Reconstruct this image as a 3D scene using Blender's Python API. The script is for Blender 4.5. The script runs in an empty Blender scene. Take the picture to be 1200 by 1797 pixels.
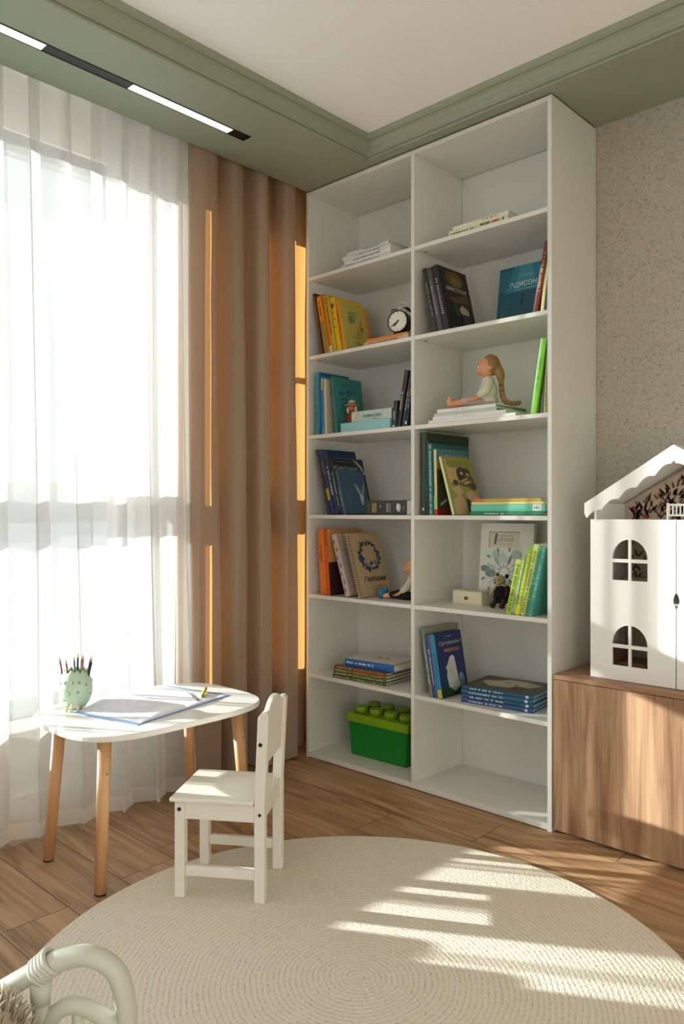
import bpy, bmesh, math, random
from mathutils import Vector, Matrix, noise
PI = math.pi
R = math.radians
scene = bpy.context.scene
C = scene.collection

# ------------------------------------------------------------------ camera, light, exposure
cam_d = bpy.data.cameras.new('camera')
cam = bpy.data.objects.new('camera', cam_d); C.objects.link(cam)
cam_d.sensor_fit = 'VERTICAL'; cam_d.sensor_height = 36.0
cam_d.lens = 36.0 * 1363.0 / 1797.0
cam_d.clip_start = 0.02
cam.location = (0, 0, 1.126)
cam.rotation_euler = (R(90), 0, R(133.4 - 90))
scene.camera = cam

world = bpy.data.worlds.new('sky'); scene.world = world; world.use_nodes = True
wn = world.node_tree.nodes; wl = world.node_tree.links
bg = wn['Background']; bg.inputs[0].default_value = (0.87, 0.945, 1.0, 1); bg.inputs[1].default_value = 0.64

sun_d = bpy.data.lights.new('sun', 'SUN'); sun_d.energy = 15.0; sun_d.angle = R(0.55); sun_d.color = (1.0, 0.98, 0.955)
sun = bpy.data.objects.new('sun', sun_d); C.objects.link(sun)
AZ, EL = R(30.5), math.atan(0.257)
sdir = Vector((math.cos(AZ) * math.cos(EL), math.sin(AZ) * math.cos(EL), -math.sin(EL)))
sun.rotation_euler = sdir.to_track_quat('-Z', 'Y').to_euler()
sun.location = (-6, -3, 4)

vs = scene.view_settings
scene.display_settings.display_device = 'sRGB'
vs.view_transform = 'Standard'; vs.look = 'None'; vs.gamma = 1; vs.use_curve_mapping = False
vs.exposure = 0.84
try:
    cy = scene.cycles
    cy.max_bounces = 14; cy.diffuse_bounces = 8; cy.transparent_max_bounces = 24; cy.transmission_bounces = 8
    cy.sample_clamp_indirect = 6.0
    cy.use_denoising = True
    cy.caustics_reflective = False; cy.caustics_refractive = False
except Exception:
    pass

# ------------------------------------------------------------------ materials
def lin(c):
    if isinstance(c, str):
        c = [int(c[i:i + 2], 16) / 255 for i in (0, 2, 4)]
    return tuple(((x / 12.92) if x <= .04045 else ((x + .055) / 1.055) ** 2.4) for x in c) + (1.0,)
_m = {}
def newmat(name):
    m = bpy.data.materials.new(name); m.use_nodes = True
    nt = m.node_tree; b = nt.nodes['Principled BSDF']
    return m, nt, b
def N(nt, t, **kw):
    n = nt.nodes.new(t)
    for k, v in kw.items(): setattr(n, k, v)
    return n
def mathn(nt, op, a, b=None, c=None):
    n = N(nt, 'ShaderNodeMath', operation=op)
    for i, x in enumerate((a, b, c)):
        if x is None: continue
        if isinstance(x, (int, float)): n.inputs[i].default_value = x
        else: nt.links.new(x, n.inputs[i])
    return n.outputs[0]
def col(hexc, rough=.5, bump=.0, var=.06, scale=30, metal=0.0, spec=.5):
    key = (hexc, rough, bump, var, scale, metal)
    if key in _m: return _m[key]
    m, nt, b = newmat('paint_' + hexc)
    c = lin(hexc)
    tc = N(nt, 'ShaderNodeTexCoord'); nz = N(nt, 'ShaderNodeTexNoise'); nz.inputs['Scale'].default_value = scale; nz.inputs['Detail'].default_value = 3
    nt.links.new(tc.outputs['Object'], nz.inputs['Vector'])
    mx = N(nt, 'ShaderNodeMix', data_type='RGBA')
    mx.inputs[6].default_value = tuple(x * (1 - var) for x in c[:3]) + (1,)
    mx.inputs[7].default_value = tuple(min(1, x * (1 + var)) for x in c[:3]) + (1,)
    nt.links.new(nz.outputs[0], mx.inputs[0]); nt.links.new(mx.outputs[2], b.inputs['Base Color'])
    b.inputs['Roughness'].default_value = rough; b.inputs['Metallic'].default_value = metal
    b.inputs['Specular IOR Level'].default_value = spec
    if bump:
        bp = N(nt, 'ShaderNodeBump'); bp.inputs['Strength'].default_value = bump; bp.inputs['Distance'].default_value = .002
        nt.links.new(nz.outputs[0], bp.inputs['Height']); nt.links.new(bp.outputs[0], b.inputs['Normal'])
    _m[key] = m
    return m

def wood(name, c1, c2, c3, axis='X', plank=None, rough=.45, grain=1.0):
    m, nt, b = newmat(name)
    tc = N(nt, 'ShaderNodeTexCoord'); sep = N(nt, 'ShaderNodeSeparateXYZ'); nt.links.new(tc.outputs['Object'], sep.inputs[0])
    ax = {'X': 0, 'Y': 1, 'Z': 2}[axis]
    along = sep.outputs[ax]; o1 = sep.outputs[(ax + 1) % 3]; o2 = sep.outputs[(ax + 2) % 3]
    L = nt.links
    gapmask = None
    if plank:
        w, ln = plank       # width across Y, length along X
        row = mathn(nt, 'FLOOR', mathn(nt, 'DIVIDE', mathn(nt, 'ADD', o1, .085), w))
        wnz = N(nt, 'ShaderNodeTexWhiteNoise', noise_dimensions='1D'); L.new(row, wnz.inputs['W'])
        sh = mathn(nt, 'ADD', along, mathn(nt, 'MULTIPLY', wnz.outputs[0], ln))
        cell = mathn(nt, 'FLOOR', mathn(nt, 'DIVIDE', sh, ln))
        seed = mathn(nt, 'ADD', mathn(nt, 'MULTIPLY', row, 7.31), mathn(nt, 'MULTIPLY', cell, 3.77))
        fx = mathn(nt, 'FRACT', mathn(nt, 'DIVIDE', mathn(nt, 'ADD', o1, .085), w)); fy = mathn(nt, 'FRACT', mathn(nt, 'DIVIDE', sh, ln))
        g1 = mathn(nt, 'LESS_THAN', mathn(nt, 'MULTIPLY', mathn(nt, 'PINGPONG', fx, .5), w), .0014)
        g2 = mathn(nt, 'LESS_THAN', mathn(nt, 'MULTIPLY', mathn(nt, 'PINGPONG', fy, .5), ln), .0014)
        gapmask = mathn(nt, 'MAXIMUM', g1, g2)
    comb = N(nt, 'ShaderNodeCombineXYZ')
    L.new(mathn(nt, 'MULTIPLY', along, 1.3 * grain), comb.inputs[0])
    L.new(mathn(nt, 'MULTIPLY', o1, 13 * grain), comb.inputs[1])
    if plank: L.new(seed, comb.inputs[2])
    else: L.new(mathn(nt, 'MULTIPLY', o2, 13 * grain), comb.inputs[2])
    n1 = N(nt, 'ShaderNodeTexNoise'); n1.inputs['Scale'].default_value = 1.6; n1.inputs['Detail'].default_value = 5; n1.inputs['Distortion'].default_value = 1.3
    L.new(comb.outputs[0], n1.inputs['Vector'])
    comb2 = N(nt, 'ShaderNodeCombineXYZ')
    L.new(mathn(nt, 'MULTIPLY', along, 4 * grain), comb2.inputs[0]); L.new(mathn(nt, 'MULTIPLY', o1, 160 * grain), comb2.inputs[1])
    L.new(mathn(nt, 'MULTIPLY', o2, 160 * grain), comb2.inputs[2])
    n2 = N(nt, 'ShaderNodeTexNoise'); n2.inputs['Scale'].default_value = 1.0; n2.inputs['Detail'].default_value = 3
    L.new(comb2.outputs[0], n2.inputs['Vector'])
    f = mathn(nt, 'ADD', mathn(nt, 'MULTIPLY', n1.outputs[0], .75), mathn(nt, 'MULTIPLY', n2.outputs[0], .25))
    cr = N(nt, 'ShaderNodeValToRGB')
    e = cr.color_ramp.elements; e[0].position = .34; e[0].color = lin(c3); e[1].position = .64; e[1].color = lin(c1)
    q = e.new(.47); q.color = lin(c2)
    L.new(f, cr.inputs[0]); out = cr.outputs[0]
    if plank:
        wn2 = N(nt, 'ShaderNodeTexWhiteNoise', noise_dimensions='1D'); L.new(seed, wn2.inputs['W'])
        hs = N(nt, 'ShaderNodeHueSaturation'); L.new(out, hs.inputs['Color'])
        L.new(mathn(nt, 'ADD', .86, mathn(nt, 'MULTIPLY', wn2.outputs[0], .26)), hs.inputs['Value'])
        mx = N(nt, 'ShaderNodeMix', data_type='RGBA'); L.new(gapmask, mx.inputs[0]); L.new(hs.outputs[0], mx.inputs[6]); mx.inputs[7].default_value = lin('3a2616')
        out = mx.outputs[2]
    L.new(out, b.inputs['Base Color'])
    b.inputs['Roughness'].default_value = rough
    bp = N(nt, 'ShaderNodeBump'); bp.inputs['Strength'].default_value = .15; bp.inputs['Distance'].default_value = .001
    L.new(f, bp.inputs['Height']); L.new(bp.outputs[0], b.inputs['Normal'])
    return m

def cloth(name, base, transp, transl, k_angle=True, tcol=None):
    """woven cloth: part of the light passes between threads, part is scattered through; slanted light meets more thread"""
    m = bpy.data.materials.new(name); m.use_nodes = True; nt = m.node_tree; nt.nodes.clear(); L = nt.links
    out = N(nt, 'ShaderNodeOutputMaterial')
    dif = N(nt, 'ShaderNodeBsdfDiffuse'); dif.inputs[0].default_value = lin(base)
    tl = N(nt, 'ShaderNodeBsdfTranslucent'); tl.inputs[0].default_value = lin(tcol or base)
    mx = N(nt, 'ShaderNodeMixShader'); mx.inputs[0].default_value = transl
    L.new(dif.outputs[0], mx.inputs[1]); L.new(tl.outputs[0], mx.inputs[2])
    tc = N(nt, 'ShaderNodeTexCoord'); mp = N(nt, 'ShaderNodeMapping'); mp.inputs['Scale'].default_value = (300, 300, 700)
    nz = N(nt, 'ShaderNodeTexNoise'); nz.inputs['Scale'].default_value = 1.0
    L.new(tc.outputs['Object'], mp.inputs[0]); L.new(mp.outputs[0], nz.inputs['Vector'])
    bp = N(nt, 'ShaderNodeBump'); bp.inputs['Strength'].default_value = .12; bp.inputs['Distance'].default_value = .001
    L.new(nz.outputs[0], bp.inputs['Height']); L.new(bp.outputs[0], dif.inputs['Normal'])
    if transp > 0:
        tr = N(nt, 'ShaderNodeBsdfTransparent')
        m2 = N(nt, 'ShaderNodeMixShader')
        geo = N(nt, 'ShaderNodeNewGeometry'); dp = N(nt, 'ShaderNodeVectorMath', operation='DOT_PRODUCT')
        L.new(geo.outputs['Normal'], dp.inputs[0]); L.new(geo.outputs['Incoming'], dp.inputs[1])
        c = mathn(nt, 'MAXIMUM', mathn(nt, 'ABSOLUTE', dp.outputs['Value']), .08)
        t = mathn(nt, 'POWER', transp, mathn(nt, 'DIVIDE', 1.0, c))
        L.new(mathn(nt, 'SUBTRACT', 1.0, t), m2.inputs[0])
        L.new(tr.outputs[0], m2.inputs[1]); L.new(mx.outputs[0], m2.inputs[2]); L.new(m2.outputs[0], out.inputs[0])
    else:
        L.new(mx.outputs[0], out.inputs[0])
    return m

# ------------------------------------------------------------------ mesh helpers
def obj(name, bm, mats, parent=None, smooth=False, bevel=0, seg=2, loc=None, rot=None, auto=True):
    me = bpy.data.meshes.new(name)
    bmesh.ops.recalc_face_normals(bm, faces=bm.faces[:]) if auto else None
    bm.to_mesh(me); bm.free()
    for m in (mats if isinstance(mats, (list, tuple)) else [mats]): me.materials.append(m)
    o = bpy.data.objects.new(name, me); C.objects.link(o)
    if smooth:
        for p in me.polygons: p.use_smooth = True
    if parent: o.parent = parent
    if loc: o.location = loc
    if rot: o.rotation_euler = rot
    if bevel:
        md = o.modifiers.new('bevel', 'BEVEL'); md.width = bevel; md.segments = seg; md.limit_method = 'ANGLE'; md.angle_limit = R(40)
        md.harden_normals = False
    return o
def tag(o, label=None, cat=None, group=None, kind=None):
    if label: o['label'] = label
    if cat: o['category'] = cat
    if group: o['group'] = group
    if kind: o['kind'] = kind
    return o
def thing(name, label, cat, loc=(0, 0, 0), rot=(0, 0, 0), group=None):
    o = bpy.data.objects.new(name, None); C.objects.link(o); o.empty_display_size = .05
    o.location = loc; o.rotation_euler = rot
    return tag(o, label, cat, group)
def struct(name, bm, m, **k):
    return tag(obj(name, bm, m, **k), kind='structure')
def box(bm, x0, x1, y0, y1, z0, z1, mi=0, M=None):
    v = [bm.verts.new((x, y, z)) for x in (x0, x1) for y in (y0, y1) for z in (z0, z1)]
    for idx in ((0, 1, 3, 2), (4, 6, 7, 5), (0, 4, 5, 1), (2, 3, 7, 6), (0, 2, 6, 4), (1, 5, 7, 3)):
        f = bm.faces.new([v[i] for i in idx]); f.material_index = mi
    if M: bmesh.ops.transform(bm, matrix=M, verts=v)
    return v
def bx(*a): bm = bmesh.new(); box(bm, *a); return bm
def cyl(bm, p0, p1, r0, r1=None, n=16, mi=0, cap=True):
    r1 = r0 if r1 is None else r1
    p0 = Vector(p0); p1 = Vector(p1); d = (p1 - p0).normalized()
    u = d.orthogonal().normalized(); w = d.cross(u)
    rings = []
    for p, r in ((p0, r0), (p1, r1)):
        rings.append([bm.verts.new(p + (u * math.cos(2 * PI * i / n) + w * math.sin(2 * PI * i / n)) * r) for i in range(n)])
    for i in range(n):
        f = bm.faces.new((rings[0][i], rings[0][(i + 1) % n], rings[1][(i + 1) % n], rings[1][i])); f.material_index = mi; f.smooth = True
    if cap:
        for rg in (rings[0][::-1], rings[1]):
            f = bm.faces.new(rg); f.material_index = mi
    return rings[0] + rings[1]
def catmull(pts, n=8, closed=False):
    P = [Vector(p) for p in pts]; out = []
    m = len(P)
    for i in range(m if closed else m - 1):
        if closed: a, b, c, d = P[(i - 1) % m], P[i], P[(i + 1) % m], P[(i + 2) % m]
        else: a, b, c, d = P[max(i - 1, 0)], P[i], P[i + 1], P[min(i + 2, m - 1)]
        for k in range(n):
            t = k / n
            out.append(.5 * ((2 * b) + (c - a) * t + (2 * a - 5 * b + 4 * c - d) * t * t + (3 * b - a - 3 * c + d) * t ** 3))
    if not closed: out.append(P[-1])
    return out
def tube(bm, pts, r, n=12, mi=0, closed=False, flat=1.0):
    P = [Vector(p) for p in pts]; rings = []
    up = None
    for i, p in enumerate(P):
        if closed: d = P[(i + 1) % len(P)] - P[i - 1]
        else: d = P[min(i + 1, len(P) - 1)] - P[max(i - 1, 0)]
        d.normalize()
        if up is None: up = d.orthogonal().normalized()
        u = (up - d * up.dot(d)).normalized(); w = d.cross(u); up = u
        rr = r(i / (len(P) - 1)) if callable(r) else r
        rings.append([bm.verts.new(p + (u * math.cos(2 * PI * k / n) + w * math.sin(2 * PI * k / n) * flat) * rr) for k in range(n)])
    m = len(rings)
    for i in range(m if closed else m - 1):
        a, b = rings[i], rings[(i + 1) % m]
        for k in range(n):
            f = bm.faces.new((a[k], a[(k + 1) % n], b[(k + 1) % n], b[k])); f.material_index = mi; f.smooth = True
    if not closed:
        bm.faces.new(rings[0][::-1]).material_index = mi; bm.faces.new(rings[-1]).material_index = mi
def lathe(bm, prof, n=32, mi=0, c=(0, 0, 0), wob=None):
    rings = []
    for j, (r, z) in enumerate(prof):
        ring = []
        for i in range(n):
            a = 2 * PI * i / n
            dz = wob(j, a) if wob else 0
            ring.append(bm.verts.new((c[0] + r * math.cos(a), c[1] + r * math.sin(a), c[2] + z + dz)))
        rings.append(ring)
    for a, b in zip(rings, rings[1:]):
        for i in range(n):
            f = bm.faces.new((a[i], a[(i + 1) % n], b[(i + 1) % n], b[i])); f.material_index = mi; f.smooth = True
    if prof[0][0] > 1e-5: bm.faces.new(rings[0][::-1]).material_index = mi
    return rings
def prism(bm, outline, d0, d1, plane='XY', mi=0):
    """outline list of 2D points extruded d0..d1 along the third axis"""
    def mk(a, b, d):
        return {'XY': (a, b, d), 'XZ': (a, d, b), 'YZ': (d, a, b)}[plane]
    A = [bm.verts.new(mk(a, b, d0)) for a, b in outline]; B = [bm.verts.new(mk(a, b, d1)) for a, b in outline]
    n = len(A)
    fs = [bm.faces.new(A[::-1]), bm.faces.new(B)]
    for i in range(n): fs.append(bm.faces.new((A[i], A[(i + 1) % n], B[(i + 1) % n], B[i])))
    for f in fs: f.material_index = mi
    return A + B
def ell(bm, c, r, mi=0, M=None, sub=3):
    g = bmesh.ops.create_icosphere(bm, subdivisions=sub, radius=1)
    vs_ = g['verts']
    for v in vs_: v.co = Vector((v.co.x * r[0], v.co.y * r[1], v.co.z * r[2]))
    if M: bmesh.ops.transform(bm, matrix=M, verts=vs_)
    bmesh.ops.translate(bm, vec=Vector(c), verts=vs_)
    for v in vs_:
        for f in v.link_faces: f.material_index = mi; f.smooth = True
    return vs_
def fuse(name, bm, mat, parent, voxel=.003, smooth_it=6):
    me = bpy.data.meshes.new('tmp'); bm.to_mesh(me); bm.free()
    o = bpy.data.objects.new('tmp', me); C.objects.link(o)
    md = o.modifiers.new('r', 'REMESH'); md.mode = 'VOXEL'; md.voxel_size = voxel
    s = o.modifiers.new('s', 'SMOOTH'); s.iterations = smooth_it; s.factor = .5
    dg = bpy.context.evaluated_depsgraph_get()
    m2 = bpy.data.meshes.new_from_object(o.evaluated_get(dg)); m2.name = name
    bpy.data.objects.remove(o)
    m2.materials.clear(); m2.materials.append(mat)
    for p in m2.polygons: p.use_smooth = True
    r = bpy.data.objects.new(name, m2); C.objects.link(r); r.parent = parent
    return r
_tx = {}
def text_mesh(s, size, bold=0.0, shear=0.0):
    key = (s, size, bold, shear)
    if key in _tx: return _tx[key]
    cu = bpy.data.curves.new('t', 'FONT'); cu.body = s; cu.size = size; cu.align_x = 'CENTER'; cu.align_y = 'CENTER'; cu.shear = shear
    cu.offset = bold; cu.extrude = .0002; cu.resolution_u = 3
    o = bpy.data.objects.new('t', cu); C.objects.link(o)
    dg = bpy.context.evaluated_depsgraph_get()
    me = bpy.data.meshes.new_from_object(o.evaluated_get(dg))
    bpy.data.objects.remove(o); bpy.data.curves.remove(cu)
    _tx[key] = me
    return me

# ------------------------------------------------------------------ base materials
WHITE = col('dcddd7', .38, var=.01)            # lacquered board
WHITE_IN = WHITE
CEIL = col('f6f7f8', .8, var=.01)
GREEN = col('929d88', .55, var=.015)
WALLW = col('dcdad2', .8, var=.02)
BLACK = col('0c0c0c', .4)
PAGE = col('e3ddcb', .8, bump=.2, scale=400)

# ------------------------------------------------------------------ room shell
Z0, ZS = 0.0, 2.6          # floor, dropped green ceiling
XW = -2.84                 # window wall
YB = 2.835                 # back wall
XR, YF = 2.1, -2.3         # right wall, wall behind the camera
SX, SY = -2.165, 2.445     # inner edges of the green border
floorm = wood('oak_planks', 'bf9d78', 'a5825e', '7c5c40', 'X', (.193, 1.35), .48)
struct('floor', bx(-2.97, XR + .1, YF - .1, YB + .1, -.06, 0), floorm)
def wallpaper():
    m, nt, b = newmat('speckled_wallpaper'); L = nt.links
    tc = N(nt, 'ShaderNodeTexCoord')
    n1 = N(nt, 'ShaderNodeTexNoise'); n1.inputs['Scale'].default_value = 120; n1.inputs['Detail'].default_value = 3; n1.inputs['Distortion'].default_value = 1.6
    n2 = N(nt, 'ShaderNodeTexNoise'); n2.inputs['Scale'].default_value = 14
    L.new(tc.outputs['Object'], n1.inputs['Vector']); L.new(tc.outputs['Object'], n2.inputs['Vector'])
    cr = N(nt, 'ShaderNodeValToRGB'); e = cr.color_ramp.elements
    e[0].position = .36; e[0].color = lin('928f80'); e[1].position = .46; e[1].color = lin('b5b1a3'); q = e.new(.64); q.color = lin('bab6a8'); q = e.new(.72); q.color = lin('cbc8bc')
    L.new(n1.outputs[0], cr.inputs[0]); L.new(cr.outputs[0], b.inputs['Base Color']); b.inputs['Roughness'].default_value = .85
    return m
struct('wall_back', bx(-2.97, XR + .1, YB, YB + .1, 0, 2.8), wallpaper())
struct('wall_right', bx(XR, XR + .1, YF, YB, 0, 2.8), WALLW)
bm = bmesh.new()      # wall behind the camera with an unseen opening added to let in fill light
box(bm, -2.97, -2.2, YF - .1, YF, 0, 2.8); box(bm, .2, XR + .1, YF - .1, YF, 0, 2.8); box(bm, -2.2, .2, YF - .1, YF, 0, .08); box(bm, -2.2, .2, YF - .1, YF, 2.55, 2.8)
struct('wall_front', bm, WALLW)
# window wall with one wide opening
WY0, WY1, WZ0, WZ1 = -1.7, 2.56, .36, 2.53
bm = bmesh.new()
box(bm, -2.97, XW, YF, YB, 0, WZ0); box(bm, -2.97, XW, YF, YB, WZ1, 2.8)
box(bm, -2.97, XW, YF, WY0, WZ0, WZ1); box(bm, -2.97, XW, WY1, YB, WZ0, WZ1)
struct('wall_left', bm, WALLW)
# ceiling: white field, green border with moulding, pocket for the curtains
struct('ceiling', bx(SX, XR, YF, SY, ZS + .085, ZS + .2), CEIL)
bm = bmesh.new()
box(bm, -2.575, SX, YF, YB, ZS, ZS + .2)
box(bm, SX, XR, SY, YB, ZS, ZS + .2)
struct('trim_1', bm, GREEN)
bm = bmesh.new(); box(bm, -2.84, -2.575, YF, YB, 2.74, 2.8); struct('trim_2', bm, WALLW)
prof = [(0, -.002), (.006, -.002), (.007, .006), (.004, .009), (.013, .011), (.014, .017), (.012, .020), (.016, .030), (.019, .044), (.026, .054), (.030, .056), (.031, .061), (.028, .063),
        (.036, .066), (.045, .073), (.048, .079), (.048, .088), (0, .088)]
bm = bmesh.new()
A = [bm.verts.new((SX + d, YF, ZS + z)) for d, z in prof]
B = [bm.verts.new((SX + d, SY - d, ZS + z)) for d, z in prof]
D = [bm.verts.new((XR, SY - d, ZS + z)) for d, z in prof]
for P_, Q_ in ((A, B), (B, D)):
    for i in range(len(prof) - 1): bm.faces.new((P_[i], P_[i + 1], Q_[i + 1], Q_[i]))
struct('trim_3', bm, GREEN)
bm = bmesh.new(); box(bm, -1.33, XR, YB - .012, YB, 0, .07); struct('baseboard_back', bm, WHITE)
bm = bmesh.new(); box(bm, XW, XW + .014, YF, YB, 0, .08); struct('baseboard_left', bm, WHITE)

# window frame, glass
wnd = tag(bpy.data.objects.new('window_1', None), kind='structure'); C.objects.link(wnd); wnd.location = (-2.88, .36, WZ0)
FR = col('a0a6a6', .4, var=.01)
bm = bmesh.new(); fx0, fx1 = -2.905, -2.855
oy, oz = .36, WZ0
def fb(y0, y1, z0, z1, x0=fx0, x1=fx1): box(bm, x0 + 2.88, x1 + 2.88, y0 - oy, y1 - oy, z0 - oz, z1 - oz)
fb(WY0, WY1, WZ0, .432); fb(WY0, WY1, 2.455, WZ1)
for y0, y1 in ((WY0, WY0 + .06), (-.75, -.69), (.40, .46), (1.95, 2.17), (2.50, WY1)): fb(y0, y1, .432, 2.455)
fb(WY0, .64, .432, .51); fb(WY0, .52, .51, .585); fb(WY0, .40, .585, .82); fb(WY0 + .06, 1.95, 1.085, 1.235); fb(2.17, 2.50, 1.085, 1.235)  # first three: stepped solid panels added out of view to keep sun off the rug
fb(2.17, 2.50, 1.80, 1.818)
obj('window_frame_and_sun_blocks', bm, FR, wnd, bevel=.004)
gm = bpy.data.materials.new('window_glass'); gm.use_nodes = True; nt = gm.node_tree; nt.nodes.clear()
o_ = N(nt, 'ShaderNodeOutputMaterial'); t_ = N(nt, 'ShaderNodeBsdfTransparent'); t_.inputs[0].default_value = (.95, .97, .96, 1)
g_ = N(nt, 'ShaderNodeBsdfGlossy'); g_.inputs['Roughness'].default_value = .02; mx_ = N(nt, 'ShaderNodeMixShader'); mx_.inputs[0].default_value = .05
nt.links.new(t_.outputs[0], mx_.inputs[1]); nt.links.new(g_.outputs[0], mx_.inputs[2]); nt.links.new(mx_.outputs[0], o_.inputs[0])
bm = bmesh.new(); box(bm, -.003, .003, WY0 + .05 - oy, WY1 - .05 - oy, .42 - oz, 2.47 - oz); obj('window_pane', bm, gm, wnd)
bm = bmesh.new(); box(bm, .025, .135, WY0 - oy, WY1 - oy, .025 - .05, .0); obj('window_sill', bm, WHITE, wnd, bevel=.004)

# recessed linear light in the green border
trk = thing('linear_ceiling_light', 'slim recessed linear light of white and black sections in the green border', 'ceiling light', (-2.378, 1.0, ZS))
def em(name, hexc, s):
    m, nt, b = newmat(name); b.inputs['Base Color'].default_value = lin(hexc); b.inputs['Emission Color'].default_value = lin(hexc); b.inputs['Emission Strength'].default_value = s; b.inputs['Roughness'].default_value = .4
    return m
DIFF = em('light_diffuser', 'ffffff', .35)
w = .021
for y0, y1, wh in ((-2.0, -.6, 1), (-.6, -.3, 0), (-.3, 1.14, 1), (1.14, 1.45, 0), (1.45, 1.887, 1), (1.887, 1.966, 0)):
    o = obj('light_diffuser' if wh else 'black_cover', bx(-w, w, y0 - 1.0, y1 - 1.0, -.0015, .01), DIFF if wh else BLACK, trk)
bm = bmesh.new(); box(bm, -w - .002, -w, -3.0, .968, -.003, .01); box(bm, w, w + .002, -3.0, .968, -.003, .01); box(bm, -w - .002, w + .002, .966, .97, -.003, .01)
obj('housing', bm, BLACK, trk)

# ------------------------------------------------------------------ curtains
SHEER = cloth('sheer_voile', 'e6e6e5', .52, .155)
SHEER_HEM = cloth('sheer_voile_doubled', 'eaeae8', .36, .22)
SHEER_2 = cloth('gathered_voile', 'e4e4e2', .24, .30)
def sheet(name, pathf, y0, y1, ny, zs, mats, hem=.06, parent=None):
    bm = bmesh.new(); rows = []
    for z in zs:
        rows.append([bm.verts.new(pathf(y0 + (y1 - y0) * i / ny, z)) for i in range(ny + 1)])
    for j in range(len(zs) - 1):
        for i in range(ny):
            f = bm.faces.new((rows[j][i], rows[j][i + 1], rows[j + 1][i + 1], rows[j + 1][i])); f.smooth = True
            if zs[j + 1] <= hem + 1e-4: f.material_index = 1
    return obj(name, bm, mats, parent, smooth=True, auto=False)
def fold(seed, x0, wl_top, wl_bot, amp_t, amp_b, flare=.02):
    def f(y, z):
        t = 1 - z / 2.73                       # 0 at the top, 1 at the floor
        n = noise.noise(Vector((y * 1.7 + seed, z * .25, seed)))
        n2 = noise.noise(Vector((y * 5.1, z * .35 + seed, seed * 2)))
        ph1 = 2 * PI * y / wl_top + 3.0 * n + seed
        ph2 = 2 * PI * y / wl_bot + 2.6 * n + .5 * math.sin(z * 1.3 + y * 3) + seed * 1.7
        a1 = amp_t * (1 - .75 * t) * (.7 + .8 * abs(n2)); a2 = amp_b * (.15 + .85 * t) * (.65 + .9 * n2 + .3)
        x = x0 + a1 * math.sin(ph1) + a2 * math.sin(ph2) + flare * max(0, t - .8) * 2
        yy = y + .35 * a1 * math.sin(2 * ph1) + .5 * a2 * math.sin(2 * ph2 + .4)
        return (min(x, -2.528 + .05 * max(0, min(1, (.44 - z) / .1))), yy, z + (.004 * math.sin(ph2) if z < .03 else 0))
    return f
zsr = [2.72 - i * (2.72 - .3) / 26 for i in range(27)] + [.24, .18, .12, .07, .065, .04, .015]
sheet('sheer_curtain', fold(1.3, -2.607, 0.12, .155, .018, .052, .03), -1.9, 1.862, 1500, zsr, [SHEER, SHEER_HEM], .065)
tag(bpy.data.objects['sheer_curtain'], 'long white translucent voile curtain across the whole window', 'curtain')
zsr2 = zsr
sh2 = sheet('sheer_curtain', fold(4.1, -2.70, .06, .11, .012, .016, 0), 1.535, 1.862, 320, zsr2, [SHEER_2, SHEER_HEM], .065)
tag(sh2, 'narrow gathered white voile panel hanging behind the wide one beside the tan drape', 'curtain')

DRAPE = cloth('tan_drape_cloth', 'a99c8a', 0, .26, tcol='e09c58')
cp = [(1.864, -2.655), (1.868, -2.618), (1.905, -2.594), (1.965, -2.594), (2.003, -2.612), (2.0, -2.648), (1.955, -2.668), (1.89, -2.672), (1.872, -2.692), (1.92, -2.712), (2.0, -2.712), (2.045, -2.69), (2.058, -2.65), (2.078, -2.61), (2.105, -2.60), (2.135, -2.604), (2.155, -2.625), (2.14, -2.66),
      (2.115, -2.69), (2.14, -2.715), (2.185, -2.70), (2.205, -2.65), (2.215, -2.606), (2.25, -2.596), (2.283, -2.612), (2.29, -2.645), (2.268, -2.685), (2.29, -2.712), (2.335, -2.70), (2.362, -2.68), (2.36, -2.64),
      (2.368, -2.604), (2.395, -2.594), (2.425, -2.600), (2.447, -2.622), (2.435, -2.652), (2.408, -2.665), (2.392, -2.685), (2.415, -2.708), (2.47, -2.70), (2.52, -2.675), (2.57, -2.670), (2.61, -2.69), (2.66, -2.70)]
cps = catmull([(a, b, 0) for a, b in cp], 8)
def drape(u, z):
    i = min(int(u), len(cps) - 2); f = u - i; p = cps[i].lerp(cps[i + 1], f)
    t = 1 - z / 2.73
    n = noise.noise(Vector((p.x * 9, z * .6, 3.3)))
    n3 = noise.noise(Vector((p.x * 30, z * 1.2, 8.3)))
    k = .80 + .35 * max(0, t) ** .6 + .15 * n
    x = -2.655 + (p.y + 2.650) * 1.45 * min(k, 1.1) + .005 * noise.noise(Vector((p.x * 22, z * 2.2, p.y * 30)))
    return (min(x + .004 * n3 + .006 * t, -2.576), p.x + .006 * n * (1 - .3 * t), z)
dr = sheet('drape_curtain', drape, 0, len(cps) - 1, len(cps) * 2, [2.72 - i * 2.705 / 40 for i in range(41)], [DRAPE, DRAPE], 0)
tag(dr, 'heavy tan drape gathered beside the white bookcase', 'curtain')

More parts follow.
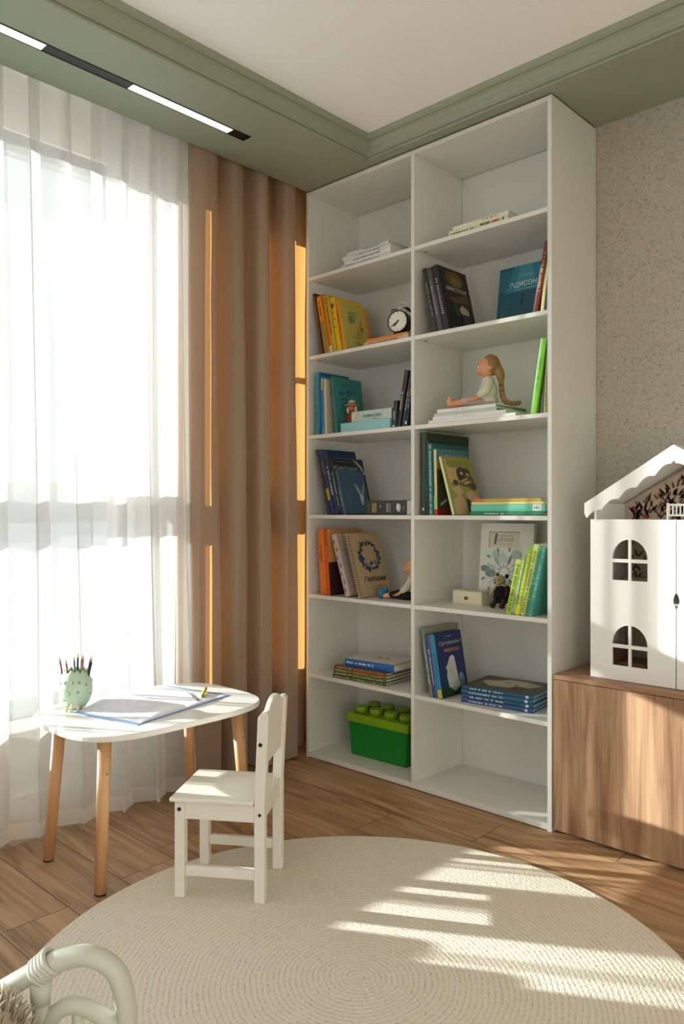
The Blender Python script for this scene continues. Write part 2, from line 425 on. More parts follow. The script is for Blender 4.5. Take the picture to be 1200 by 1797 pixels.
# ------------------------------------------------------------------ rug
def rugmat():
    m, nt, b = newmat('braided_jute'); L = nt.links; p = .0135
    tc = N(nt, 'ShaderNodeTexCoord'); s = N(nt, 'ShaderNodeSeparateXYZ'); L.new(tc.outputs['Object'], s.inputs[0])
    r = mathn(nt, 'SQRT', mathn(nt, 'ADD', mathn(nt, 'MULTIPLY', s.outputs[0], s.outputs[0]), mathn(nt, 'MULTIPLY', s.outputs[1], s.outputs[1])))
    nz = N(nt, 'ShaderNodeTexNoise'); nz.inputs['Scale'].default_value = 9; L.new(tc.outputs['Object'], nz.inputs['Vector'])
    r = mathn(nt, 'ADD', r, mathn(nt, 'MULTIPLY', mathn(nt, 'SUBTRACT', nz.outputs[0], .5), .022))
    th = mathn(nt, 'ARCTAN2', s.outputs[1], s.outputs[0])
    q = mathn(nt, 'DIVIDE', r, p); ring = mathn(nt, 'FLOOR', q); fr = mathn(nt, 'FRACT', q)
    ridge = mathn(nt, 'SINE', mathn(nt, 'MULTIPLY', fr, PI))
    st = mathn(nt, 'ADD', mathn(nt, 'DIVIDE', mathn(nt, 'MULTIPLY', mathn(nt, 'MULTIPLY', th, ring), p), .019), mathn(nt, 'MULTIPLY', mathn(nt, 'ABSOLUTE', mathn(nt, 'SUBTRACT', fr, .5)), 1.2))
    br = mathn(nt, 'ABSOLUTE', mathn(nt, 'SINE', mathn(nt, 'MULTIPLY', mathn(nt, 'ADD', st, mathn(nt, 'MULTIPLY', ring, .37)), PI)))
    h = mathn(nt, 'MULTIPLY', mathn(nt, 'POWER', ridge, .6), mathn(nt, 'ADD', .55, mathn(nt, 'MULTIPLY', br, .45)))
    n2 = N(nt, 'ShaderNodeTexNoise'); n2.inputs['Scale'].default_value = 150; n2.inputs['Detail'].default_value = 4; L.new(tc.outputs['Object'], n2.inputs['Vector'])
    hh = mathn(nt, 'ADD', mathn(nt, 'MULTIPLY', h, .62), mathn(nt, 'MULTIPLY', n2.outputs[0], 1.5))
    bp = N(nt, 'ShaderNodeBump'); bp.inputs['Strength'].default_value = .42; bp.inputs['Distance'].default_value = .003
    L.new(hh, bp.inputs['Height']); L.new(bp.outputs[0], b.inputs['Normal'])
    cr = N(nt, 'ShaderNodeValToRGB'); e = cr.color_ramp.elements
    e[0].position = .26; e[0].color = lin('a99c80'); e[1].position = .5; e[1].color = lin('e0d9c8'); q2 = e.new(.9); q2.color = lin('ebe6d9')
    L.new(mathn(nt, 'ADD', mathn(nt, 'MULTIPLY', h, .50), mathn(nt, 'MULTIPLY', n2.outputs[0], .75)), cr.inputs[0]); L.new(cr.outputs[0], b.inputs['Base Color'])
    b.inputs['Roughness'].default_value = .95; b.inputs['Specular IOR Level'].default_value = .1
    return m
bm = bmesh.new()
pr = [(.0001, .010), (.4, .011), (.806, .011), (.814, .0095), (.8185, .006), (.818, .002), (.8, .0005)]
lathe(bm, pr, 256)
rug = obj('round_rug', bm, rugmat(), smooth=True, loc=(-1.252, 1.38, 0))
tag(rug, 'large round cream braided rug on the wooden floor', 'rug')
RUGZ = .0115

# ------------------------------------------------------------------ bookcase
BX0, BX1, BY0, BY1, BH = -2.579, -1.339, 2.487, 2.833, 2.594
T = .017
XM = -1.959
SHZ = [.026, .385, .749, 1.113, 1.478, 1.841, 2.204]       # tops of the boards
bc = thing('bookcase', 'tall white open bookcase with two columns of shelves reaching the green ceiling border', 'bookcase', ((BX0 + BX1) / 2, (BY0 + BY1) / 2, 0))
ox, oyb = (BX0 + BX1) / 2, (BY0 + BY1) / 2
def bpart(name, x0, x1, y0, y1, z0, z1, m=WHITE, bev=.0012): return obj(name, bx(x0 - ox, x1 - ox, y0 - oyb, y1 - oyb, z0, z1), m, bc, bevel=bev, seg=1)
bpart('side_panel', BX0, BX0 + T, BY0, BY1, 0, BH); bpart('side_panel', BX1 - T, BX1, BY0, BY1, 0, BH)
bpart('divider', XM - T / 2, XM + T / 2, BY0 + .001, BY1 - .008, .026, BH - T)
bpart('top_panel', BX0 + T, BX1 - T, BY0, BY1 - .006, BH - T, BH)
bpart('back_panel', BX0 + T, BX1 - T, BY1 - .006, BY1 - .001, .003, BH - T)
bpart('bottom_panel', BX0 + T, BX1 - T, BY0, BY1 - .006, .004, SHZ[0])
LX0, LX1 = BX0 + T, XM - T / 2
RX0, RX1 = XM + T / 2, BX1 - T
for i in range(1, 7):
    for a, b in ((LX0, LX1), (RX0, RX1)):
        s = bpart('shelf', a, b, BY0 + .002, BY1 - .008, SHZ[i] - T, SHZ[i])
        for xx in (a + .022, b - .022):
            bm = bmesh.new(); cyl(bm, (xx - ox, BY0 + .05 - oyb, SHZ[i] - T - .001), (xx - ox, BY0 + .05 - oyb, SHZ[i] - T + .001), .0065, n=12)
            obj('cam_lock', bm, col('6b6b66', .4), s)

# ------------------------------------------------------------------ books
FACE_AX = {}
def art(name, items, face, w, h, t, x0, parent):
    """printed picture on one face of a book; items in fractions of that face"""
    eps = .0004
    if face == 'R': W, H = w, h; M = Matrix(((0, 0, 1, x0 + t + eps), (1, 0, 0, 0), (0, 1, 0, 0), (0, 0, 0, 1)))
    elif face == 'L': W, H = w, h; M = Matrix(((0, 0, -1, x0 - eps), (-1, 0, 0, w), (0, 1, 0, 0), (0, 0, 0, 1)))
    else: W, H = h, t; M = Matrix(((0, -1, 0, x0 + t), (0, 0, -1, -eps), (1, 0, 0, 0), (0, 0, 0, 1)))   # along the spine, bottom to top
    bm = bmesh.new(); mats = []; lay = 0
    texts = []
    for it in items:
        k = it[0]
        if k == 'text': texts.append(it); continue
        c = it[-1]
        if c not in mats: mats.append(c)
        mi = mats.index(c); lay += 1; z = .00008 * lay
        if k == 'rect': pts = [(it[1], it[2]), (it[3], it[2]), (it[3], it[4]), (it[1], it[4])]
        elif k == 'ell': pts = [(it[1] + it[3] * math.cos(a * PI / 10), it[2] + it[4] * math.sin(a * PI / 10)) for a in range(20)]
        elif k == 'poly': pts = it[1]
        elif k == 'leaf':      # cx, cy, length, width, angle (metres-agnostic fractions of W)
            _, cx, cy_, ln, wd, an, _c = it; pts = []
            for a in range(12):
                s_ = a / 12 * 2 * PI; lx = math.cos(s_) * ln / 2; ly = math.sin(s_) * wd / 2 * (1 - .3 * math.cos(s_))
                pts.append((cx + (lx * math.cos(an) - ly * math.sin(an)), cy_ + (lx * math.sin(an) + ly * math.cos(an)) * W / H))
        f = bm.faces.new([bm.verts.new((p[0] * W, p[1] * H, z)) for p in pts]); f.material_index = mi
    if mats:
        bm.transform(M); obj(name, bm, [col(c, .45) for c in mats], parent, auto=False)
    else: bm.free()
    for it in texts:
        _, s, cx, cy_, size, c = it[:6]; rot = it[6] if len(it) > 6 else 0; shear = it[7] if len(it) > 7 else 0
        me = text_mesh(s, size, .0003, shear).copy(); me.materials.clear(); me.materials.append(col(c, .4))
        me.transform(M @ Matrix.Translation((cx * W, cy_ * H, .00008 * (lay + 3))) @ Matrix.Rotation(rot, 4, 'Z'))
        o = bpy.data.objects.new('title', me); C.objects.link(o); o.parent = parent
def book(x, z, y, w, h, t, lean, color, label, group=None, spine=None, R_=None, L_=None, soft=False, page='e3ddcb', yaw=0, name='book', inner=None):
    x0 = 0 if (lean <= 0 and lean > -60) else -t
    ob = thing(name, label, 'book', (x, y, z), (0, R(lean), R(yaw)), group)
    cm = col(color, .42, var=.05, scale=60)
    bt = min(.0028, t * .3) if not soft else .0008
    ov = 0 if soft else .003
    bm = bmesh.new()
    # boards and rounded spine as one wrapped cover
    n = 6; bul = min(.0035, t * .3) if t > .012 and not soft else .0008
    outer = [(x0 + t, w)] + [(x0 + t / 2 + (t / 2) * math.cos(a * PI / n), bul - bul * math.sin(a * PI / n)) for a in range(n + 1)] + [(x0, w)]
    inn = [(x0 + t - bt, w)] + [(x0 + t / 2 + (t / 2 - bt) * math.cos(a * PI / n), bul + bt - bul * math.sin(a * PI / n)) for a in range(n + 1)] + [(x0 + bt, w)]
    A = [[bm.verts.new((p[0], p[1], zz)) for p in outer] for zz in (0, h)]
    Bv = [[bm.verts.new((p[0], p[1], zz)) for p in inn] for zz in (0, h)]
    k = len(outer)
    for i in range(k - 1):
        bm.faces.new((A[0][i], A[0][i + 1], A[1][i + 1], A[1][i])); bm.faces.new((Bv[0][i + 1], Bv[0][i], Bv[1][i], Bv[1][i + 1]))
        for s_ in (0, 1): bm.faces.new((A[s_][i], A[s_][i + 1], Bv[s_][i + 1], Bv[s_][i]))
    for i in (0, k - 1): bm.faces.new((A[0][i], A[1][i], Bv[1][i], Bv[0][i]))
    obj('cover', bm, cm, ob)
    bm = bmesh.new(); box(bm, x0 + bt, x0 + t - bt, bul + bt, w - ov - .0005, ov, h - ov)
    obj('pages', bm, col(page, .85, bump=.3, scale=500), ob)
    if spine: art('spine_print', spine, 'S', w, h, t, x0, ob)
    if R_: art('cover_print', R_, 'R', w, h, t, x0, ob)
    if L_: art('cover_print', L_, 'L', w, h, t, x0, ob)
    return ob
def bars(c, a=.15, b=.7, n=2, lo=.3, hi=.7, seed=0):
    """a line of small printed lettering on a spine, too small to read"""
    r = random.Random(seed); out = []; u = a
    while u < b:
        l = r.uniform(.012, .028); out.append(('rect', u, lo + r.uniform(0, .06), min(u + l, b), hi - r.uniform(0, .08), c)); u += l + r.uniform(.006, .014)
        if r.random() < .18: u += .025
    return out
YS = 2.500    # spine line of most books
z1, z2, z3, z4, z5, z6, z7 = SHZ[6], SHZ[5], SHZ[4], SHZ[3], SHZ[2], SHZ[1], SHZ[0]

# --- L1: white flat stack in the top left compartment
zz = z1
for i, (xa, xb, t, yy, c, lab) in enumerate([(-2.380, -2.095, .020, 2.510, 'dfe1dc', 'pale book lying at the bottom of the stack on the top left shelf'),
        (-2.365, -2.095, .019, 2.515, 'e4e6e2', 'white book lying second from the bottom on the top left shelf'),
        (-2.375, -2.100, .018, 2.512, 'd5dbd6', 'white book lying third from the bottom on the top left shelf'),
        (-2.350, -2.110, .014, 2.516, 'c9d2cc', 'thin grey white book lying on top of the stack on the top left shelf')]):
    b = book(xa, zz, yy, .20, xb - xa, t, 90, c, lab, spine=bars('6d8a86' if i % 2 == 0 else '7c7f88', .1 + .1 * i, .8, seed=i + 2), page='e8e6df'); zz += t
    b.rotation_euler.z = R((1, -1, 2, 0)[i])
# --- R1
b = book(-1.790, z1, 2.503, .19, .265, .024, 90, 'd9d8be', 'cream paperback with red and black spine printing lying on the top right shelf', spine=bars('55534a', .04, .48, lo=.25, hi=.5, seed=5) + [('text', 'фигура', .63, .5, .013, '3b3a36'), ('text', 'книга', .80, .5, .013, 'c2452f'), ('leaf', .93, .5, .05, .02, .9, '2f2f2c')])
b = book(-1.775, z1 + .024, 2.508, .185, .250, .015, 90, 'dcdcc6', 'thin pale book lying on the cream paperback on the top right shelf', spine=bars('b05a3c', .55, .8, seed=8))

# --- L2 yellow row leaning left
th = -11.5; x = -2.490
row = [(.010, .292, '5a2310', 'slim dark brown book, tallest and leftmost of the leaning yellow row', bars('c98b2e', .5, .9, seed=1)),
       (.030, .272, 'd08a1e', 'amber book beside the dark brown one in the leaning yellow row', [('rect', .03, .1, .55, .9, '8c8a3e'), ('rect', .6, .1, .97, .9, 'e0962a')] + bars('5f4a1a', .65, .92, seed=2)),
       (.020, .278, 'd4681a', 'orange book with a pale foot band in the leaning yellow row', [('rect', 0, .05, .12, .95, 'dcdcd2'), ('rect', .12, .3, .95, .55, 'e8922c')]),
       (.026, .266, 'c2a12a', 'mustard book in the middle of the leaning yellow row', bars('6a5a1c', .3, .8, seed=3) + [('rect', .85, .1, .97, .9, '8a8c3a')]),
       (.028, .250, 'd9b420', 'bright yellow book with animals on its spine', [('ell', .85, .5, .05, .34, '7a3b22'), ('leaf', .6, .5, .08, .02, 1.2, '6b6a22'), ('leaf', .72, .5, .08, .02, 2.0, '6b6a22'), ('leaf', .45, .5, .07, .02, .9, '6b6a22')]),
       (.016, .226, 'e0871c', 'narrow orange book just before the olive one', bars('a34b10', .2, .8, seed=4)),
       (.016, .222, 'b8a84c', 'olive yellow book with a drawing of leaves and a hare on its cover', [('rect', 0, .1, 1, .9, 'd78f2a')])]
for i, (t, h, c, lab, sp) in enumerate(row):
    if i == 6:
        Rr = [('rect', .02, .02, .98, .98, 'b7ab52'), ('ell', .42, .72, .16, .13, '8f9348'), ('ell', .36, .66, .09, .08, '6f7f3e'), ('poly', [(.45, .25), (.7, .28), (.8, .45), (.72, .6), (.62, .5), (.52, .42)], 'a98f3c'),
              ('leaf', .74, .62, .16, .06, 1.4, '8a5a2c'), ('ell', .78, .5, .05, .05, '8a4c22'), ('leaf', .5, .2, .3, .04, .1, '7e8a3e'), ('leaf', .6, .14, .3, .04, -.2, '7e8a3e'), ('leaf', .4, .3, .2, .05, .8, '8f9a4a'), ('leaf', .6, .82, .12, .03, -.6, '6a5a20')]
    else: Rr = None
    book(x, z2, YS + .005 * (i % 3), .195 if i < 6 else .165, h, t, th, c, lab, spine=sp, R_=Rr, soft=i in (0,))
    x += t / math.cos(R(th)) + .0006
# --- L2 flat orange books, clock on top
book(-2.235, z2, 2.500, .14, .245, .016, 90, 'd9a878', 'peach book with patterned spine lying under the alarm clock', spine=bars('7c5a3e', .1, .8, lo=.2, hi=.6, seed=9) + [('rect', .88, 0, 1, 1, 'c9b49a')])
book(-2.225, z2 + .016, 2.505, .135, .225, .013, 90, 'c97f3f', 'orange book directly beneath the alarm clock', spine=[('rect', .0, .3, 1, .6, 'd89258')])
def clock(loc, yaw, s):
    t = thing('alarm_clock', 'black twin bell alarm clock with a white dial on the orange books', 'clock', loc, (0, 0, yaw))
    BK = col('12130f', .3); CH = col('cfd0c8', .2, metal=.9)
    bm = bmesh.new(); r = .040; zc = .047
    prof = [(.001, .029), (r * .8, .029), (r * .97, .022), (r, .014), (r, -.022), (r * .985, -.027), (r * .9, -.028), (r * .9, -.024)]
    rings = lathe(bm, prof, 40); bmesh.ops.rotate(bm, verts=bm.verts, cent=(0, 0, 0), matrix=Matrix.Rotation(PI / 2, 3, 'X')); bmesh.ops.scale(bm, verts=bm.verts, vec=(1, -1, 1)); bmesh.ops.translate(bm, vec=(0, 0, zc), verts=bm.verts)
    obj('case', bm, BK, t, smooth=False)
    bm = bmesh.new(); cyl(bm, (0, -.0245, zc), (0, -.018, zc), r * .9, n=40); dial = obj('dial', bm, col('e3e1d2', .5), t)
    bm = bmesh.new()
    for k in range(12):
        a = k * PI / 6; M = Matrix.Translation((math.sin(a) * r * .76, -.0251, zc + math.cos(a) * r * .76)) @ Matrix.Rotation(a, 4, 'Y'); L_ = .0035 if k % 3 == 0 else .002
        box(bm, -.0007, .0007, -.0003, .0003, -L_, L_, M=M)
    obj('hour_marks', bm, BK, dial)
    for nm, ang, ln, wd in (('hour_hand', R(222), .021, .0022), ('minute_hand', R(238), .031, .0014)):
        bm = bmesh.new(); M = Matrix.Translation((0, -.0262, zc)) @ Matrix.Rotation(ang, 4, 'Y'); box(bm, -wd, wd, -.0004, .0004, -.006, ln, M=M); obj(nm, bm, BK, dial)
    for sx in (-1, 1):
        bm = bmesh.new(); pf = [(.001, .013), (.009, .011), (.0145, .005), (.016, 0), (.014, -.0006)]
        lathe(bm, pf, 24); M = Matrix.Translation((sx * .024, 0, zc + .040)) @ Matrix.Rotation(sx * R(32), 4, 'Y'); bm.transform(M); obj('bell', bm, BK, t, smooth=True)
        bm = bmesh.new(); lathe(bm, [(.0167, -.0012), (.0172, .0005), (.0160, .0022)], 24); bm.transform(M); obj('bell_rim', bm, CH, t)
        bm = bmesh.new(); cyl(bm, (sx * .018, 0, zc + .028), (sx * .024, 0, zc + .040), .002); obj('bell_post', bm, CH, t)
        bm = bmesh.new(); cyl(bm, (sx * .022, 0, .014), (sx * .031, 0, 0.0), .0032, .0042); obj('foot', bm, BK, t)
    bm = bmesh.new(); tube(bm, catmull([(-.026, 0, zc + .05), (-.022, 0, zc + .066), (0, 0, zc + .073), (.022, 0, zc + .066), (.026, 0, zc + .05)], 6), .0014, 8); obj('handle', bm, CH, t)
    bm = bmesh.new(); cyl(bm, (0, 0, zc + .036), (0, 0, zc + .052), .0018); box(bm, -.004, .004, -.0025, .0025, zc + .05, zc + .057); obj('hammer', bm, CH, t)
    t.scale = (s, s, s)
clock((-2.075, 2.555, z2 + .029), R(14), 1.18)

# --- R2
th = -13; x = -1.862
for i, (t, h, c, lab) in enumerate([(.016, .272, '23241f', 'slim black book, leftmost of the dark leaning trio'), (.026, .268, '3f4147', 'charcoal book in the middle of the dark leaning trio'), (.030, .272, '14140f', 'black book with a golden planet scene and pale title on its cover')]):
    Rr = [('poly', [(.12, .98), (.8, .98), (.98, .55), (.98, .3), (.5, .45), (.2, .6)], '2b2415'), ('ell', .52, .84, .3, .12, '5b4c26'), ('ell', .56, .8, .2, .08, '75632f'), ('poly', [(.2, .52), (.9, .62), (.9, .5), (.3, .44)], '5d4626'),
          ('text', 'АРМСТРОНГ', .53, .66, .0235, 'b9b8ac', 0), ('poly', [(.3, .38), (.42, .44), (.5, .30), (.4, .22)], '3f4432'), ('poly', [(.5, .36), (.62, .44), (.82, .38), (.84, .3), (.56, .29)], 'b4b08a'), ('rect', .58, .1, .8, .29, '37402c'), ('leaf', .8, .2, .2, .02, 1.9, '8c6a3a'), ('ell', .5, .05, .4, .03, '4b4428')] if i == 2 else None
    book(x, z2, YS + .004, .200, h, t, th, c, lab, spine=bars('83847c', .25, .8, seed=20 + i), R_=Rr); x += t / math.cos(R(th)) + .0006
teal = [('rect', 0, .0, 1, 1, '1d5568'), ('rect', 0, .62, 1, .96, '236880'), ('poly', [(.3, 1), (.8, 1), (.95, .6), (.15, .6)], '2c7a90'), ('poly', [(.42, 1), (.66, 1), (.72, .72), (.36, .72)], '418fa0'),
        ('text', 'ЭДИСОН', .50, .70, .027, 'cfe4e2'), ('rect', .32, .625, .76, .633, 'a9cdd0'), ('rect', .4, .84, .66, .847, '9cc4c8'), ('ell', .5, .53, .025, .03, '0e2f3c'), ('rect', .488, .4, .512, .52, '17404c'), ('ell', .5, .44, .03, .06, '123843'),
        ('poly', [(0, 0), (0, .34), (.12, .42), (.22, .3), (.32, .22), (.4, 0)], '2a5a60'), ('poly', [(.98, 0), (.98, .3), (.84, .34), (.76, .2), (.64, 0)], '2b4f55'), ('ell', .5, .13, .17, .1, 'a3844c'), ('ell', .52, .17, .1, .06, 'd9b877'), ('ell', .47, .2, .035, .03, 'e9d6a2'), ('ell', .56, .1, .14, .05, '7c6a48'),
        ('leaf', .1, .25, .22, .03, 1.2, '4c8486'), ('leaf', .2, .2, .18, .03, 1.8, '3f777a'), ('leaf', .86, .2, .2, .03, 1.4, '4a7c7e'), ('rect', .0, .0, .98, .05, '16333d')]
book(-1.703, z2, 2.715, .225, .268, .014, -8, '1b4a5a', 'teal deep sea picture book facing out with a diver and a pale title', R_=teal, yaw=-90)
b = book(-1.384, z2, 2.505, .2, .252, .022, 11.5, '6b2a14', 'rust brown book leaning on the right side panel', spine=bars('c9a070', .3, .85, seed=31)); b.location.x = -1.405
book(-1.384, z2, 2.510, .2, .24, .012, 6.5, 'd8cf8e', 'pale yellow book between the rust book and the side panel', soft=False)
book(-1.366, z2, 2.515, .2, .225, .012, 2.0, '3f8c9a', 'turquoise book standing against the side panel behind the rust book')

# --- L3
book(-2.535, z3, YS, .19, .285, .022, 0, '2f8fa0', 'teal book standing leftmost against the left side panel', spine=bars('1a5f78', .1, .5, seed=40) + [('rect', .5, 0, .52, 1, '4fb0b8')])
book(-2.513, z3, YS, .19, .285, .013, 0, '155f86', 'dark blue book standing second from the left side panel', spine=bars('3da0b8', .1, .6, seed=41))
book(-2.498, z3, YS + .005, .19, .262, .018, -2, '4a8ec4', 'light blue book with a yellow head band on its spine', spine=[('rect', .78, 0, .97, 1, 'c9b27a'), ('rect', .1, .2, .7, .5, '2c6ea8')])
book(-2.478, z3, YS + .005, .19, .250, .014, -2, 'c8c2ae', 'cream book standing before the green lettered one')
tt = [('rect', 0, 0, 1, 1, '2f7d78')] + [('rect', .30, .86, .66, .885, '1f5a57'), ('poly', [(.16, .74), (.36, .76), (.36, .70), (.16, .68)], '205c59'), ('rect', .42, .70, .62, .8, '1f5a57'), ('leaf', .72, .76, .14, .05, 1.3, '1f5a57'), ('rect', .2, .6, .46, .64, '205c59'), ('rect', .52, .58, .8, .61, '205c59'),
     ('rect', .26, .44, .32, .54, '245f5c'), ('rect', .38, .44, .43, .54, '245f5c'), ('rect', .5, .44, .56, .55, '245f5c'), ('rect', .62, .44, .8, .46, '245f5c'), ('rect', .68, .44, .72, .54, '245f5c'), ('leaf', .1, .8, .12, .03, 1.5, '4a968c')]
book(-2.420, z3, YS + .012, .19, .258, .018, -7, '2c7672', 'sea green book with dark lettering on its cover, leaning left', R_=tt)
bl = thing('box', 'plain pale blue box lying on the third shelf under a patterned one', 'box', (-2.23, 2.500, z3))
bm = bmesh.new(); box(bm, -.142, .142, 0, .13, 0, .002); box(bm, -.142, -.140, 0, .13, .002, .038); box(bm, .140, .142, 0, .13, .002, .038); box(bm, -.14, .14, 0, .002, .002, .038); box(bm, -.14, .14, .128, .13, .002, .038)
obj('tray', bm, col('8cc6cc', .5), bl)
bm = bmesh.new(); box(bm, -.143, .143, -.001, .131, .034, .040); obj('lid', bm, col('94cdd2', .5), bl, bevel=.001)
book(-2.312, z3 + .0405, 2.505, .12, .227, .046, 90, 'b5c9c4', 'thick pale blue book with flowers on its spine lying on the blue box', spine=[('rect', .28, .3, .78, .62, '9db4b2')] + bars('566e74', .3, .76, lo=.34, hi=.6, seed=45) + [('ell', .08, .5, .04, .3, 'd8d8a8'), ('leaf', .12, .4, .06, .02, .8, '8a8a56'), ('ell', .17, .7, .02, .12, 'c9b27a')] + bars('66838a', .4, .72, lo=.12, hi=.24, seed=46))
for i, (xb, t, h, ln, c, lab) in enumerate([(-2.058, .020, .112, 4, '1d3038', 'small dark teal book standing beside the blue box'), (-2.040, .020, .235, 11, '1b1f2c', 'black spined book first of the dark row leaning right on the divider'),
        (-2.020, .012, .232, 11, '2c3346', 'slate blue book second of the dark row leaning right on the divider'), (-2.006, .018, .262, 9.5, '15171f', 'tall black book third of the dark row leaning right on the divider'), (-1.988, .015, .262, 7.2, '23242e', 'tall charcoal book resting right against the divider')]):
    book(xb, z3, YS + .004 * i, .18, h, t, ln, c, lab, spine=bars('b8bcb8' if i != 1 else 'c9b98a', .3, .62, seed=50 + i) + ([('ell', .06, .5, .03, .28, 'dcdcd8')] if i in (0, 3) else []))

# --- L4
th = -15; x = -2.455
for i, (t, h, w_, c, lab, sp) in enumerate([(.014, .305, .2, '20303e', 'slim black blue book at the far left of the navy leaning row', bars('8a8878', .5, .9, seed=60)), (.024, .302, .2, '26335c', 'navy book with a lilac band on its spine', [('rect', .62, .1, .82, .9, '4b4468'), ('rect', .22, .15, .4, .85, 'b09a3c')]),
        (.022, .300, .195, '173050', 'tall navy book with a row of pale bars on its cover', bars('b9c2c6', .3, .75, seed=62)), (.018, .262, .21, '16232e', 'black book with a pale curved tail and grey title on its cover', bars('9fb0b2', .1, .75, seed=63)),
        (.020, .205, .17, '35506a', 'slate blue book with a white bird on its cover, shortest of the navy row', bars('93a0a0', .1, .6, seed=64))]):
    Rr = None
    if i == 2: Rr = [('rect', .3, .92, .85, .925, '47626a'), ('rect', .2, .865, .95, .88, 'a9bcc0')]
    if i == 3: Rr = [('rect', .12, .93, .68, .945, '5c6a66'), ('text', 'Животные', .40, .82, .033, '8d998f'), ('poly', [(.66, .99), (.8, .96), (.93, .86), (1.0, .72), (.94, .72), (.86, .84), (.76, .92)], 'a9b2a6')]
    if i == 4: Rr = [('rect', .08, .02, .98, .98, '385670'), ('poly', [(.55, .72), (.68, .6), (.74, .5), (.70, .4), (.6, .56)], '9aa8a8'), ('poly', [(.96, .78), (.86, .62), (.76, .46), (.74, .38), (.84, .44), (.92, .56)], '7b8c90'), ('ell', .76, .36, .07, .1, 'c7cbc4'), ('poly', [(.68, .3), (.82, .32), (.78, .2), (.72, .2)], 'b0b4ae'), ('rect', .5, .12, .9, .135, '5f7078'), ('rect', .5, .07, .84, .08, '5f7078')]
    book(x, z4, YS + .003 * i, w_, h, t, th, c, lab, spine=sp, R_=Rr); x += t / math.cos(R(th)) + .0006
book(-2.225, z4, 2.503, .15, .252, .062, 90, '33343a', 'thick black book with white figures on its spine lying against the divider', spine=[('rect', .90, .04, .985, .96, 'b9b8b0')] + bars('a58a4a', .14, .24, lo=.15, hi=.85, seed=70) + [('leaf', .33, .6, .05, .02, .9, 'b9b9b2'), ('rect', .46, .2, .5, .8, '8d8d88'), ('rect', .52, .2, .55, .8, '77777a'), ('ell', .72, .5, .045, .28, 'b9b9b4'), ('ell', .70, .58, .02, .2, 'dcdcd6'), ('leaf', .83, .5, .05, .015, .5, '9a9a95'), ('rect', .06, .3, .1, .7, '4b4b52')])

# --- R3
zz = z3
for i, (xa, ln, t, w_, yy, c, lab) in enumerate([(-1.885, .395, .013, .23, 2.496, 'e9e9e4', 'white book at the bottom of the stack under the long haired doll'), (-1.868, .335, .015, .22, 2.502, 'e6e6ea', 'white book second from the bottom of the stack under the doll'),
        (-1.868, .290, .012, .21, 2.510, 'c9d0c8', 'pale grey book third in the stack under the doll'), (-1.845, .270, .015, .23, 2.500, 'e4e7e2', 'white book on top of the stack right beneath the doll')]):
    book(xa, zz, yy, w_, ln, t, 90, c, lab, spine=bars('a9adb4', .3, .6, lo=.35, hi=.6, seed=80 + i) if i else None, page='8f9a88' if i in (2, 3) else 'dcdcd4', soft=i == 2); zz += t
DZ = zz
b = book(-1.408, z3, YS, .2, .268, .024, 9, '7ecb3a', 'bright green book leaning right below the side panel', spine=bars('5fae28', .3, .75, seed=90), ); 
book(-1.384, z3, YS + .008, .2, .25, .012, 6.5, '16301c', 'very dark green book behind the bright green one')
book(-1.370, z3, YS + .006, .2, .235, .012, 3.5, 'a3a25a', 'olive patterned book nearest the right side panel', spine=bars('5d5f2a', .1, .9, seed=92))

# --- R4
book(-1.936, z4, YS + .01, .30, .335, .030, 0, '1f3a22', 'largest dark green album standing against the divider', spine=bars('c9ceb8', .06, .1, seed=93))
book(-1.904, z4, YS, .26, .300, .018, 0, '0e1a14', 'black green book standing second from the divider', spine=bars('2f5a44', .2, .8, seed=94))
book(-1.885, z4, YS, .255, .288, .020, -1, '1d5e62', 'petrol blue book with speckled spine', spine=[('rect', 0, .1, 1, .9, '2b6f74')] + bars('7fb8b8', .03, .97, lo=.2, hi=.8, seed=95), R_=[('rect', .02, .90, .98, .93, '6d8c86')])
londo = [('rect', 0, 0, 1, 1, '3d3a22'), ('rect', 0, .84, 1, 1, '4f8088'), ('rect', 0, .70, 1, .84, '9a8a4c'), ('text', 'LONDON', .55, .87, .040, 'b9c9c6'), ('text', 'LONDON', .56, .855, .040, 'b2442c'), ('rect', .0, .0, 1, .1, '8e1c20'), ('poly', [(.1, .14), (.3, .22), (.3, .26), (.1, .18)], 'a6b5b6'), ('rect', .44, .08, .58, .3, '7c181c'), ('leaf', .2, .45, .4, .12, 1.4, '2c4a2c'), ('leaf', .4, .55, .4, .1, 1.7, '5a3a24')]
book(-1.861, z4, YS + .004, .215, .262, .016, -1.5, 'd0c79a', 'cream spined book with blue and red title letters and a red foot', spine=[('rect', 0, 0, .09, 1, 'b0303a'), ('rect', .09, .0, .3, 1, '9bc27a')], R_=londo)
